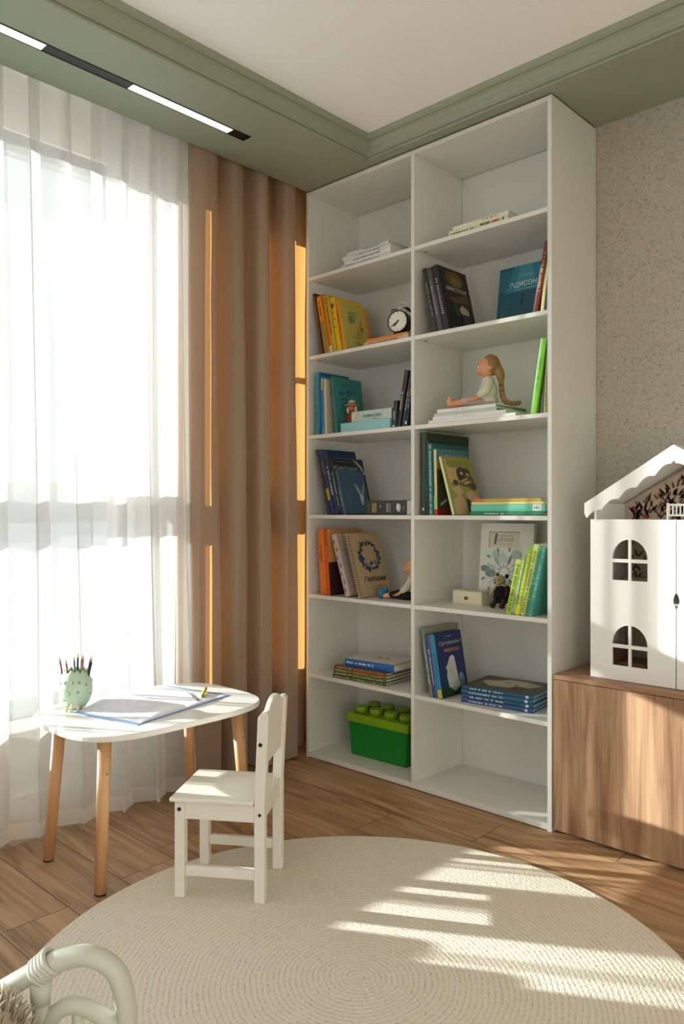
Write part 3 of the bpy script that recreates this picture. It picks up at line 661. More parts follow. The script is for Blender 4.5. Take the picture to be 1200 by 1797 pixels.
mapc = [('rect', .0, 0, 1, 1, '9a9a4e'), ('poly', [(.05, .95), (.35, .9), (.5, .75), (.4, .6), (.1, .55)], 'c6ae7c'), ('poly', [(.1, .45), (.35, .5), (.5, .4), (.3, .3)], 'c9b07e'), ('poly', [(.4, 0), (.05, 0), (.1, .25), (.35, .35), (.5, .2)], 'c7ab7c'), ('poly', [(.55, .38), (.75, .42), (1, .3), (1, .05), (.8, 0), (.6, .2)], 'cdb083'), ('rect', .7, .18, 1, .24, 'b39a3e'), ('rect', .72, .08, 1, .12, 'b39a3e'),
        ('ell', .62, .72, .24, .12, '4a3f2c'), ('ell', .72, .62, .2, .09, '5b4c30'), ('ell', .5, .66, .12, .07, '43382a'), ('ell', .66, .54, .25, .06, '6b5a34'), ('ell', .85, .5, .13, .08, '57462c'), ('leaf', .6, .6, .3, .06, .3, 'b99a5a'), ('leaf', .7, .56, .3, .05, .2, 'c9aa6c'), ('ell', .28, .55, .08, .05, '4a3c2a'), ('ell', .55, .72, .05, .03, 'c2b48a'), ('ell', .75, .7, .05, .03, 'b8aa7e'),
        ('poly', [(.5, .28), (.6, .26), (.85, .04), (.75, 0), (.5, .05)], '4c3c26'), ('ell', .62, .09, .04, .03, 'b9b6a0'), ('ell', .3, .88, .2, .07, '88903c'), ('ell', .7, .88, .22, .07, '8e963e')]
book(-1.775, z4, YS + .004, .205, .240, .012, -16, 'c9cf9c', 'leaning picture book with an illustrated old map on its cover', spine=[('rect', 0, .2, 1, .8, 'd3dcae')], R_=mapc)
zz = z4
for i, (xa, ln, t, c, lab, sp) in enumerate([(-1.688, .312, .014, '2d7a5c', 'dark green book at the bottom of the flat green stack', bars('bfe0d0', .2, .5, lo=.3, hi=.7, seed=97)), (-1.686, .312, .027, '62c4a6', 'mint green book with a white label lying in the middle of the flat stack', [('rect', .85, .15, .96, .95, 'dfe6e0')] + bars('8c9498', .865, .94, lo=.3, hi=.8, seed=98)),
        (-1.686, .305, .010, 'd8cf8a', 'thin yellow book lying second from the top of the flat green stack', None), (-1.680, .290, .012, 'b6a33a', 'mustard book lying on top of the flat green stack', [('rect', 0, 0, .16, 1, 'c9683c')])]):
    book(xa, zz, YS + .002 * i, .16, ln, t, 90, c, lab, spine=sp, soft=i in (2,)); zz += t

# --- L5
book(-2.500, z5, YS, .235, .298, .036, -4, 'd9772c', 'thick orange book with a light orange spine', spine=bars('9a4d1c', .5, .75, seed=100) + [('rect', .0, .1, .02, .9, 'c25a1a')])
book(-2.462, z5, YS, .235, .298, .026, -4, 'c24f12', 'deep orange book with a peach cover beside the thick orange one', spine=[('rect', .1, .2, .75, .8, 'd8621c')], R_=[('rect', .0, .5, 1, 1, 'cf9a5e'), ('rect', .4, .92, .8, .93, 'e0b88a'), ('rect', 0, 0, 1, .5, '3a1c20')])
book(-2.352, z5, YS + .006, .19, .285, .030, -18, 'b9aaa0', 'spiral bound cream album with dark spotted edge, behind the wreath album', spine=[('ell', .1 + .13 * k, .5 + .15 * (-1) ** k, .035, .2, ('7d5f6e', '6b7a9a', '8c6a50')[k % 3]) for k in range(7)])
herb = [('rect', .02, .01, .99, .99, 'b39d78')]
rr = random.Random(5)
for k in range(34):
    a = k / 34 * 2 * PI; low = math.sin(a) < -.1
    rad = .27 + rr.uniform(-.03, .04); c_ = rr.choice(['2f4258', '3a4c66', '22303c']) if low else rr.choice(['37423c', '2c3638', '5a6a5c', '4c5a6c'])
    herb.append(('leaf', .53 + rad * math.cos(a), .65 + rad * .70 * math.sin(a), rr.uniform(.08, .15) * (1.3 if low else 1), rr.uniform(.03, .07) * (1.5 if low else 1), a + rr.uniform(-.9, .9), c_))
for k in range(9):
    a = PI * 1.1 + k * .1 * PI; herb.append(('ell', .54 + .22 * math.cos(a), .64 + .17 * math.sin(a), .045, .032, rr.choice(['2c4668', '35507a', '8d7f86', 'a99f92'])))
herb += [('text', 'Гербарий', .55, .27, .031, '4a3320', 0, .35), ('rect', .4, .155, .86, .160, '6a5238'), ('rect', .42, .105, .9, .110, '6a5238')]
hb = book(-2.268, z5, YS + .002, .215, .290, .014, -17, 'ab9672', 'kraft cover ring bound herbarium album with a blue flower wreath', R_=herb, soft=True)
bm = bmesh.new()
for k in range(24):
    zc = .012 + k * .0115; c0 = Vector((.007, .004, zc))
    tube(bm, [c0 + Vector((.011 * math.cos(a * PI / 8), .009 * math.sin(a * PI / 8), .002 * a / 16)) for a in range(16)], .0011, 6, closed=True)
obj('ring_binding', bm, col('4a2f1c', .4), hb)
bm = bmesh.new()
for k in range(24): cyl(bm, (.01442, .010, .0125 + k * .0115), (.0149, .010, .0125 + k * .0115), .0022, n=8)
obj('punched_holes', bm, col('2a1c12', .7), hb)

# --- R5
snow = [('rect', 0, 0, 1, 1, 'dfdfd6'), ('rect', .16, .70, .74, .90, 'a8a08a'), ('rect', .18, .70, .745, .885, 'd3ccb8'), ('poly', [(.26, .74), (.28, .87), (.33, .88), (.30, .74)], '5a5c50')]
for k in range(9): snow.append(('rect', .33 + k * .035, .775, .35 + k * .035, .81 + .012 * (k % 3), 'a5a298'))
snow += [('rect', .34, .845, .62, .852, '8f8c80'), ('rect', .34, .745, .6, .750, '9c998c')]
for k in range(12):
    a = k * PI / 6 + .12; d = .26; g = ['8fb0a6', 'a9c4b8', '77877f', 'b9c9c2'][k % 4]
    snow.append(('leaf', .48 + d * math.cos(a), .40 + d * .68 * math.sin(a), .2, .05 if k % 3 else .13, a, g))
    snow.append(('leaf', .48 + .42 * math.cos(a + .2), .40 + .42 * .68 * math.sin(a + .2), .08, .035, a + .5, '6d8f86'))
    snow.append(('leaf', .48 + .11 * math.cos(a), .40 + .11 * .68 * math.sin(a), .07, .025, a, '9a9a96'))
snow += [('leaf', .12, .44, .17, .1, .1, '5f8a7e'), ('leaf', .17, .40, .12, .08, -.9, '6f988c'), ('ell', .7, .62, .085, .062, 'a3bcb4'), ('leaf', .3, .15, .12, .12, 1.2, 'a9c8bc'), ('leaf', .3, .62, .14, .11, 2.2, 'a9c8bc')]
book(-1.800, z5, 2.740, .245, .330, .018, -5, 'e3e3da', 'large white album facing out with a wreath of grey green cut leaves', R_=snow, yaw=-90)
db = thing('drawer_box', 'small cream wooden box with one drawer and a dark knob', 'box', (-1.793, 2.632, z5), (0, 0, R(-2)))
WC = col('cdc4a8', .5, var=.05)
bm = bmesh.new(); box(bm, -.072, .072, 0, .085, 0, .003); box(bm, -.072, .072, 0, .085, .055, .058); box(bm, -.072, -.069, 0, .085, .003, .055); box(bm, .069, .072, 0, .085, .003, .055); box(bm, -.069, .069, .082, .085, .003, .055)
obj('case', bm, WC, db); bm = bmesh.new(); box(bm, -.0685, .0685, -.001, .08, .0035, .0545); dw = obj('drawer', bm, col('d6cdb4', .5), db, bevel=.001)
bm = bmesh.new(); lathe(bm, [(.001, .011), (.006, .010), (.0075, .007), (.004, .003), (.0045, 0)], 16); bm.transform(Matrix.Translation((0, -.001, .029)) @ Matrix.Rotation(PI / 2, 4, 'X')); obj('knob', bm, col('5a4c30', .35, metal=.6), dw, smooth=True)
th = 13; x = -1.537
specs = [(.022, .205, 'a9c93a', 'lime green paperback, shortest of the right leaning row', 101, '55702a'), (.015, .225, '7d9a5a', 'grey green paperback second of the right leaning row', 102, 'c9d8a0'), (.019, .262, '84b83a', 'leaf green paperback with a yellow foot', 103, 'd8d84a'),
         (.018, .265, 'c3d06a', 'yellow green patterned paperback in the right leaning row', 104, '7f8a3a'), (.016, .262, '4f9a6a', 'emerald green paperback in the right leaning row', 105, '2f6a4c'), (.012, .260, '5aaea0', 'turquoise paperback last of the right leaning row', 106, '3a8a80')]
for t, h, c, lab, sd, c2 in specs:
    x += t / math.cos(R(th)) + .0006
    Rr = [('leaf', .7, .25, .3, .1, .8, '6a7068'), ('leaf', .65, .18, .2, .06, 2.2, '5a605c'), ('ell', .75, .14, .08, .05, '7a807a')] if sd == 106 else None
    book(x, z5, YS + .004, .165, h, t, th, c, lab, spine=bars(c2, .04, .92, lo=.2, hi=.75, seed=sd) + ([('rect', 0, 0, .14, 1, 'd8dc3a')] if sd in (103,) else []), soft=True)
book(-1.359, z5, 2.520, .17, .235, .008, 3.5, 'c3c6bc', 'pale grey booklet with a dark scribble standing at the side panel', L_=[('leaf', .7, .3, .3, .1, .8, '6a7068'), ('leaf', .6, .22, .24, .08, 2.2, '5a605c')], soft=True)

# --- L6
zz = z6
for i, (xa, ln, c, lab) in enumerate([(-2.427, .295, '3f4a34', 'dark green book at the bottom of the stack on the sixth left shelf'), (-2.424, .292, '5a6a3a', 'moss green book second in the stack on the sixth left shelf'), (-2.426, .292, '6f6a3a', 'olive book third in the stack on the sixth left shelf'), (-2.422, .29, '6a5038', 'brown book right beneath the blue and white one')]):
    b = book(xa, zz, YS + .004 + .002 * i, .23, ln, .0135, 90, c, lab, spine=bars('c9c09a', .05, .35, lo=.3, hi=.7, seed=110 + i) + bars('8fae6a' if i < 2 else 'c07a3a', .4, .95, lo=.2, hi=.8, seed=114 + i)); zz += .0135
    b.rotation_euler.z = R(4)
bl6 = [('rect', .0, .0, 1, 1, 'd3d3cc'), ('leaf', .45, .45, .3, .06, 1.2, '5c5a50'), ('leaf', .62, .5, .22, .04, 1.9, '6d6a5e'), ('ell', .5, .62, .05, .04, '4a4a44'), ('leaf', .4, .25, .12, .03, 1.0, '6d6a5e')]
book(-2.375, zz, YS + .030, .20, .265, .034, 90, '1d62a8', 'blue spined book with a white cover lying on top of the green stack', spine=bars('e3e8ee', .04, .62, lo=.4, hi=.7, seed=118), L_=bl6, yaw=5)

# --- R6
th = -10; x = -1.880
for i, (t, h, w_, c, lab) in enumerate([(.014, .272, .24, '6d7a68', 'tall grey green book at the back of the blue leaning row'), (.020, .250, .2, '3c4a86', 'violet blue book in the leaning row'), (.024, .252, .18, '17306a', 'dark blue book with a white polar bear and orange title on its cover')]):
    Rr = None
    if i == 0: Rr = [('rect', 0, .8, 1, 1, '93947e')]
    if i == 2: Rr = [('rect', .0, .0, 1, 1, '1d2f68'), ('rect', .0, .0, 1, .16, '22402f'), ('text', 'Суперважные', .54, .83, .022, 'b3a98c'), ('text', 'медведи', .55, .72, .024, 'c08a5e'), ('rect', .4, .93, .62, .94, 'aab0c4'),
                     ('poly', [(.3, .14), (.26, .3), (.3, .42), (.24, .44), (.34, .5), (.44, .6), (.5, .62), (.6, .6), (.64, .5), (.66, .36), (.7, .2), (.72, .12)], 'cdd2ce'), ('ell', .53, .57, .1, .055, 'd6dad6'), ('poly', [(.7, .12), (.72, .26), (.82, .34), (.9, .26), (.92, .14)], '7a86a0'), ('ell', .78, .28, .05, .04, 'a5adb8'), ('ell', .4, .38, .012, .012, '2a2f3a'), ('ell', .46, .4, .012, .012, '2a2f3a'), ('poly', [(.3, .14), (.72, .12), (.5, .06)], 'b9bfba')]
    book(x, z6, YS + .003 * i, w_, h, t, th, c, lab, spine=(bars('b9bcd8', .2, .8, seed=120 + i) if i < 2 else [('rect', 0, 0, 1, 1, '2b86a8'), ('rect', 0, .1, .13, .9, 'c9b23a')] + bars('1a5f8a', .3, .7, seed=3)), R_=Rr, soft=i == 0)
    x += t / math.cos(R(th)) + .0006
zz = z6
for i, (c, lab) in enumerate([('35508a', 'blue violet book at the bottom of the stack of four blue books'), ('1d4a6e', 'navy book second in the stack of four blue books'), ('22587c', 'blue book third in the stack of four blue books'), ('1f4f70', 'blue spined book with a painted winter landscape cover on top of the stack')]):
    top = [('rect', 0, 0, 1, 1, '4a4636'), ('poly', [(.1, .2), (.5, .1), (.75, .3), (.7, .75), (.3, .9), (.12, .6)], 'a9a48c'), ('poly', [(.2, .3), (.5, .25), (.6, .5), (.4, .8), (.22, .6)], 'bdb69a'), ('poly', [(.1, .1), (.4, .05), (.3, .3), (.05, .4)], '6a4a44'), ('ell', .7, .7, .15, .12, '3a3a2c'), ('leaf', .5, .6, .2, .05, .6, '6a6a52'), ('leaf', .4, .45, .2, .05, 1.4, '77705a')] if i == 3 else None
    book(-1.746 + .004 * (i % 2), zz, YS + .022, .23, .295, .0165, 90, c, lab, yaw=6,  spine=bars('d3dde0', .12, .6, lo=.3, hi=.65, seed=130 + i) + [('rect', .9, .2, .94, .8, 'c9cfe0')], L_=top, page='8fb0bc'); zz += .0165

# ------------------------------------------------------------------ green brick-shaped toy box
gb = thing('storage_box', 'green toy brick shaped storage box with a lime studded lid', 'box', (-2.245, 2.600, z7), (0, 0, R(2)))
GB = col('0f7f28', .3, var=.03); GL = col('7fa818', .3, var=.03)
bm = bmesh.new(); h = .158
for (x0, x1, y0, y1) in ((-.165, .165, 0, .004), (-.165, .165, .176, .18), (-.165, -.161, .004, .176), (.161, .165, .004, .176)): box(bm, x0, x1, y0, y1, .003, h)
box(bm, -.165, .165, 0, .18, 0, .004)
for v in bm.verts:
    k = .94 + .06 * v.co.z / h; v.co.x *= k; v.co.y = .09 + (v.co.y - .09) * k
obj('tub', bm, GB, gb, bevel=.002)
bm = bmesh.new(); box(bm, -.172, .172, -.007, .187, h - .008, h + .030); lid = obj('lid', bm, GL, gb, bevel=.004)
for i in range(4):
    for j in range(2):
        bm = bmesh.new(); cx, cy_ = -.126 + i * .084, .045 + j * .09
        lathe(bm, [(.030, 0), (.030, .024), (.0285, .027), (.026, .028), (.001, .028)], 32, c=(cx, cy_, h + .030)); obj('stud', bm, GL, lid)

# ------------------------------------------------------------------ long haired doll
def limb(bm, pts, rs, sub=2):
    P = catmull(pts, 5)
    n = len(P) - 1
    for i, p in enumerate(P):
        f = i / n * (len(rs) - 1); k = min(int(f), len(rs) - 2); r = rs[k] + (rs[k + 1] - rs[k]) * (f - k)
        ell(bm, p, (r, r, r), sub=sub)
SKIN = col('d59a78', .45, var=.03, spec=.3)
def doll(loc, yaw, s, label, hair_c, dress_c, legs_c, braid=True, shoe=None, skirt_c=None):
    """sitting doll, facing local -Y, seat at z = 0; legs stretched forward"""
    t = thing('doll', label, 'doll', loc, (0, 0, yaw)); t.scale = (s, s, s)
    bm = bmesh.new()
    ell(bm, (0, 0, .038), (.026, .020, .038)); limb(bm, [(0, -.001, .07), (0, -.003, .09)], [.011, .010])
    ell(bm, (0, -.004, .122), (.026, .029, .032)); ell(bm, (0, -.019, .111), (.018, .016, .015)); ell(bm, (0, -.0345, .1145), (.0035, .0045, .0035), sub=1)
    for sx in (-1, 1):
        ell(bm, (sx * .0265, .004, .117), (.004, .006, .008), sub=2); ell(bm, (sx * .012, -.022, .109), (.009, .009, .008), sub=2)
        limb(bm, [(sx * .026, 0, .072), (sx * .040, -.012, .045), (sx * .036, -.045, .022 if sx > 0 else .03)], [.0085, .0075, .006]); 
        hx, hy, hz = sx * .036, -.050, .020 if sx > 0 else .028
        ell(bm, (hx, hy - .004, hz - .002), (.006, .008, .0045), sub=2)
        for k in range(4): limb(bm, [(hx + (k - 1.5) * .0032, hy - .009, hz - .002), (hx + (k - 1.5) * .0036, hy - .017 + .001 * abs(k - 1.5), hz - .006)], [.0019, .0016], 1)
        limb(bm, [(hx - sx * .005, hy - .003, hz - .002), (hx - sx * .010, hy - .009, hz - .003)], [.002, .0017], 1)
        limb(bm, [(sx * .014, -.005, .014), (sx * .020, -.055, .017), (sx * .022, -.105, .012)], [.016, .0125, .0085])
        ell(bm, (sx * .023, -.116, .019), (.0085, .008, .017), sub=2)
    fuse('body', bm, SKIN, t, .0022, 5)
    # hair
    H = col(hair_c, .45, bump=.5, scale=150, var=.15)
    bm = bmesh.new(); ell(bm, (0, .008, .1285), (.0298, .0285, .0325)); 
    for v in list(bm.verts):
        if v.co.y < -.003 and v.co.z < .141: v.co.y = -.003; v.co.x *= .9
    if braid:
        limb(bm, [(.004, .022, .12), (.012, .034, .10), (.016, .036, .085)], [.018, .014, .011])
        pp = catmull([(.016, .036, .085), (.020, .038, .055), (.026, .042, .025), (.03, .058, .009), (.03, .085, .009)], 4)
        for i, p in enumerate(pp): ell(bm, (p.x + .0055 * (-1) ** i, p.y, p.z), (.0088, .0088, .0075), sub=2)
    else:
        ell(bm, (-.03, .012, .10), (.012, .014, .018), sub=2); ell(bm, (.03, .012, .10), (.012, .014, .018), sub=2)
    fuse('hair', bm, H, t, .0020, 1)
    for sx in (-1, 1):
        bm = bmesh.new(); ell(bm, (sx * .0110, -.0310, .1225), (.0050, .0028, .0040), sub=2); e_ = obj('eye', bm, col('e8e4dc', .3), t, smooth=True)
        bm = bmesh.new(); ell(bm, (sx * .0112, -.0330, .1225), (.0032, .0014, .0034), sub=2); obj('iris', bm, col('3a2416', .2), e_, smooth=True)
        bm = bmesh.new(); ell(bm, (sx * .0112, -.0300, .1300), (.0060, .0020, .0010), sub=2); obj('eyebrow', bm, col(hair_c, .6), t, smooth=True)
    bm = bmesh.new(); ell(bm, (0, -.0338, .1030), (.0050, .0010, .0014), sub=2); obj('mouth', bm, col('a85a50', .5), t, smooth=True)
    # blouse with sleeves
    D = col(dress_c, .85, bump=.4, scale=120, var=.1)
    bm = bmesh.new(); ell(bm, (0, 0, .05), (.033, .028, .034)); limb(bm, [(0, 0, .078), (0, -.002, .086)], [.02, .0125])
    for sx in (-1, 1): limb(bm, [(sx * .024, 0, .073), (sx * .040, -.010, .048), (sx * .0385, -.026, .036)], [.014, .0135, .0115])
    if skirt_c is None:
        ell(bm, (0, -.004, .021), (.036, .034, .019))
    fuse('blouse', bm, D, t, .0024, 3)
    bm = bmesh.new()
    for sx in (-1, 1): limb(bm, [(sx * .014, -.003, .016), (sx * .020, -.05, .019), (sx * .021, -.075, .017)], [.020, .0165, .013])
    if skirt_c: ell(bm, (0, -.012, .018), (.042, .046, .018))
    fuse('skirt' if skirt_c else 'leggings', bm, col(skirt_c or legs_c, .9, bump=.4, scale=120), t, .0024, 3)
    if shoe:
        for sx in (-1, 1):
            bm = bmesh.new(); ell(bm, (sx * .023, -.117, .020), (.012, .012, .021), sub=3); sh = obj('shoe', bm, col(shoe, .5), t, smooth=True)
    return t
dl = doll((-1.672, 2.600, DZ), R(-52), 1.30, 'long haired doll in a cream blouse sitting on the white books', '94713f', 'd8d3c6', 'b9a49a')
doll((-2.078, 2.640, z5), R(-70), 1.15, 'pale dressed doll in a black skirt and blue shoes half hidden by the divider', 'c9ad74', 'cfc7b4', '1a1614', braid=False, shoe='2a6f98', skirt_c='17130f')

# small doll with a straw hat in front of the sea green book
hd = thing('hat_doll', 'tiny doll in a straw hat and red coat sitting on the pale blue box', 'doll', (-2.348, 2.548, z3 + .0405), (0, 0, R(20))); hd.scale = (1.2, 1.2, 1.2)
bm = bmesh.new(); lathe(bm, [(.018, 0), (.017, .02), (.012, .042), (.007, .05), (.001, .052)], 20); obj('coat', bm, col('8e3a22', .8), hd, smooth=True)
bm = bmesh.new(); ell(bm, (0, -.001, .061), (.0145, .0145, .015)); ell(bm, (0, -.015, .060), (.002, .003, .002), sub=1); obj('head', bm, col('b4714e', .6), hd, smooth=True)
bm = bmesh.new()
for sx in (-1, 1): ell(bm, (sx * .0155, .001, .053), (.006, .007, .014))
ell(bm, (0, .006, .062), (.0158, .0125, .015)); obj('hair', bm, col('c9c0ae', .9, bump=.5, scale=200), hd, smooth=True)
bm = bmesh.new(); lathe(bm, [(.001, .017), (.010, .016), (.014, .010), (.0155, .001), (.029, -.003), (.030, -.0045), (.0145, -.002)], 24, c=(0, 0, .072)); obj('hat', bm, col('b4ab92', .9, bump=.5, scale=200), hd, smooth=True)
bm = bmesh.new(); lathe(bm, [(.0158, .0045), (.0162, .001), (.0165, -.001)], 24, c=(0, 0, .072)); obj('hat_band', bm, col('4c3c30', .8), hd)
bm = bmesh.new()
for sx in (-1, 1): ell(bm, (sx * .016, -.008, .026), (.006, .012, .007))
obj('arms', bm, col('8e3a22', .8), hd, smooth=True)

# plush sheep by the white album
ps = thing('plush_sheep', 'small plush sheep with a black woolly body and beige face beside the green paperbacks', 'soft toy', (-1.640, 2.655, z5), (0, 0, R(-5)))
bm = bmesh.new(); rr = random.Random(3)
ell(bm, (0, 0, .052), (.036, .032, .040))
for k in range(60):
    a, b_ = rr.uniform(0, 2 * PI), rr.uniform(-.9, 1.2); ell(bm, (.034 * math.cos(a) * math.cos(b_), .030 * math.sin(a) * math.cos(b_), .052 + .038 * math.sin(b_)), (.008,) * 3, sub=1)
fuse('body', bm, col('120c0a', 1, bump=.6, scale=120), ps, .0035, 1)
bm = bmesh.new(); ell(bm, (0, -.018, .108), (.022, .026, .022)); ell(bm, (0, -.036, .100), (.015, .014, .013)); fuse('head', bm, col('a9977c', .95, bump=.4, scale=200), ps, .003, 3)
for sx in (-1, 1):
    bm = bmesh.new(); ell(bm, (sx * .022, -.004, .126), (.008, .005, .009)); obj('ear', bm, col('1a1310', 1), ps, smooth=True)
    bm = bmesh.new(); ell(bm, (sx * .009, -.041, .112), (.003, .003, .0034), sub=2); obj('eye', bm, BLACK, ps, smooth=True)
    bm = bmesh.new(); limb(bm, [(sx * .018, -.018, .03), (sx * .022, -.034, .012)], [.011, .010]); ell(bm, (sx * .022, -.036, .0105), (.0115, .012, .0105)); fuse('leg', bm, col('3a2018', 1, bump=.4, scale=200), ps, .003, 2)
    bm = bmesh.new(); limb(bm, [(sx * .028, -.012, .075), (sx * .038, -.026, .056)], [.009, .0075]); fuse('arm', bm, col('b09a80' if sx < 0 else '3a2018', 1), ps, .003, 2)
bm = bmesh.new(); ell(bm, (0, -.050, .102), (.0045, .003, .0032), sub=2); obj('nose', bm, BLACK, ps, smooth=True)
bm = bmesh.new(); tube(bm, [(.021 * math.cos(a * PI / 12), .019 * math.sin(a * PI / 12) - .008, .090 + .002 * math.sin(a)) for a in range(24)], .0035, 8, closed=True); obj('scarf', bm, col('c9bfae', 1), ps)

# ------------------------------------------------------------------ wooden cabinet and dollhouse
CW = wood('walnut_veneer', 'b09070', '987558', '78573e', 'Z', None, .5, .8)
cab = thing('low_cabinet', 'low walnut wood cabinet standing right of the white bookcase', 'cabinet', (-.53, 2.66, 0))
CX0, CX1, CY0, CY1, CH_ = -1.334, .30, 2.490, 2.833, .556
bm = bmesh.new(); box(bm, CX0 + .53, CX1 + .53, CY0 + .021 - 2.66, CY1 - 2.66, .012, CH_ - .018); obj('body', bm, CW, cab)
bm = bmesh.new(); box(bm, CX0 + .53, CX1 + .53, CY0 - 2.66, CY1 - 2.66, CH_ - .016, CH_); obj('top_panel', bm, wood('walnut_veneer_top', 'b08a6c', '9a7456', '7a563c', 'X', None, .5, .8), cab, bevel=.001)
bm = bmesh.new(); box(bm, CX0 + .55, CX1 + .51, CY0 + .04 - 2.66, CY1 - .02 - 2.66, 0, .012); obj('plinth', bm, BLACK, cab)
for a, b in ((CX0, -.54), (-.536, CX1)):
    bm = bmesh.new(); box(bm, a + .53, b + .53, CY0 - 2.66, CY0 + .019 - 2.66, .012, CH_ - .018); obj('door', bm, CW, cab, bevel=.001)

dh = thing('dollhouse', 'white wooden dollhouse with arched windows and scalloped roof on the walnut cabinet', 'dollhouse', (-.933, 2.545, CH_))
DW = col('efefec', .35, var=.01)
hw, hd_, dhh = .290, .265, .545     # half width, depth, door height
# interior wall paper with leaves
def leafpaper():
    m, nt, b = newmat('leaf_print'); L = nt.links
    tc = N(nt, 'ShaderNodeTexCoord'); b.inputs['Base Color'].default_value = lin('c7b4a2'); b.inputs['Roughness'].default_value = .8
    nz = N(nt, 'ShaderNodeTexNoise'); nz.inputs['Scale'].default_value = 25; L.new(tc.outputs['Object'], nz.inputs['Vector'])
    mx = N(nt, 'ShaderNodeMix', data_type='RGBA'); mx.inputs[6].default_value = lin('c4b09d'); mx.inputs[7].default_value = lin('ccbba9'); L.new(nz.outputs[0], mx.inputs[0]); L.new(mx.outputs[2], b.inputs['Base Color'])
    return m
PINKW = leafpaper(); BRN = col('9a6f52', .6)
def dpart(name, bm, m, par=dh, **k): return obj(name, bm, m, par, **k)
dpart('side_wall', bx(-hw + .006, -hw + .014, .016, hd_, 0, .60), DW); dpart('side_wall', bx(hw - .014, hw - .006, .016, hd_, 0, .60), DW)
for z in (0, .265, .533): dpart('floor_board', bx(-hw + .014, hw - .014, .016, hd_, z, z + .008), DW)
pk = .785
dpart('partition', bx(-.004, .004, .03, hd_ - .01, .008, .265), DW); dpart('partition', bx(.05, .058, .03, hd_ - .01, .273, .533), DW)
bm = bmesh.new(); prism(bm, [(-hw + .012, .008), (hw - .012, .008), (hw - .012, .60), (0, pk - .03), (-hw + .012, .60)], hd_ - .012, hd_ - .004, 'XZ')
bp_ = dpart('back_wall', bm, PINKW)
bm = bmesh.new(); rr = random.Random(11)
LC = ['5f4a3a', '6d5846', '7b6650', '8c5a44', '4f5140']
def leafpoly(bm, cx, cz, ln, wd, an, mi, y):
    pts = []
    for a in range(10):
        s_ = a / 10 * 2 * PI; lx = math.cos(s_) * ln / 2; lz = math.sin(s_) * wd / 2 * (1 - .35 * math.cos(s_))
        pts.append((cx + lx * math.cos(an) - lz * math.sin(an), cz + lx * math.sin(an) + lz * math.cos(an)))
    prism(bm, pts, y - .0004, y, 'XZ', mi)
for k in range(640):
    cx = rr.uniform(-.26, .26); cz = rr.uniform(.30, .74) if k < 160 else rr.uniform(.55, .74)
    if cz > .575 + (.278 - abs(cx)) * .56: continue
    if .505 < cz < .545: continue
    sx_ = cx + .0; a0 = PI / 2 + rr.choice([-1, 1]) * rr.uniform(.25, .8)
    leafpoly(bm, cx, cz, rr.uniform(.022, .036), rr.uniform(.006, .010), a0, rr.randrange(5), hd_ - .0125)
pr_ = obj('leaf_print', bm, [col(c, .8) for c in LC], bp_); pr_['kind'] = 'stuff'
# attic left floor piece and railing and cot
bm = bmesh.new(); box(bm, .0, .085, .17, .24, .541, .592); dpart('toy_chest', bm, BRN, bevel=.002)
t2 = bmesh.new()
for k in range(9): box(t2, -.045 + .012 * k, -.041 + .012 * k, .055, .059, .562, .592)
box(t2, -.05, .06, .053, .061, .590, .597); box(t2, -.05, .06, .053, .061, .556, .562); box(t2, -.05, -.044, .052, .062, .541, .6); box(t2, .054, .06, .052, .062, .541, .6)
dpart('railing', t2, DW)
# doors with cut windows
def door(sgn):
    """left door for sgn=-1; its outer edge at x = sgn*hw"""
    W_ = hw - .002
    x_out, x_in = sgn * hw, sgn * .002
    # grid faces approach: build door plate as strips round the windows
    bm = bmesh.new(); th_ = .009
    wc = sgn * .152; ww = .060
    sills = (.052, .340)
    xs0, xs1 = min(x_out, x_in), max(x_out, x_in)
    def arc(side, z0, n=10, inner=False): pass
    holes = []
    for zs_ in sills:
        arch_r = ww; zr = zs_ + .087      # spring line
        g = .009
        # four panes
        for sx in (-1, 1):
            x_a, x_b = wc + sx * g / 2, wc + sx * ww
            holes.append([(x_a, zs_), (x_b, zs_), (x_b, zs_ + .060), (x_a, zs_ + .060)])
            pts = [(x_a, zr - .015), (x_b, zr - .015)]
            for k in range(0, 10):
                a = (k / 9) * PI / 2 * .95; pts.append((wc + sx * ww * math.cos(a), zr - .015 + .066 * math.sin(a)))
            pts[-1] = (x_a, zr - .015 + .0655)
            holes.append(pts)
    # oval handle notch at the inner edge, z .292
    nz = 14; notch = [(x_in - sgn * -0 + sgn * .009 * math.sin(PI * k / nz), .258 + .052 * k / nz) for k in range(nz + 1)]
    outer = [(x_out, 0.002), (x_in, 0.002)] + notch + [(x_in, dhh), (x_out, dhh)]
    from mathutils.geometry import tessellate_polygon
    loops = [[Vector((a, b, 0)) for a, b in outer]] + [[Vector((a, b, 0)) for a, b in h_] for h_ in holes]
    flat = [p for l in loops for p in l]
    F0 = [bm.verts.new((p.x, 0, p.y)) for p in flat]; F1 = [bm.verts.new((p.x, th_, p.y)) for p in flat]
    for tr in tessellate_polygon(loops):
        try:
            bm.faces.new([F0[i] for i in tr]); bm.faces.new([F1[i] for i in tr][::-1])
        except ValueError: pass
    i0 = 0
    for l in loops:
        n = len(l)
        for k in range(n):
            a, b = i0 + k, i0 + (k + 1) % n
            try: bm.faces.new((F0[a], F0[b], F1[b], F1[a]))
            except ValueError: pass
        i0 += n
    obj('door', bm, DW, dh)
door(-1); door(1)
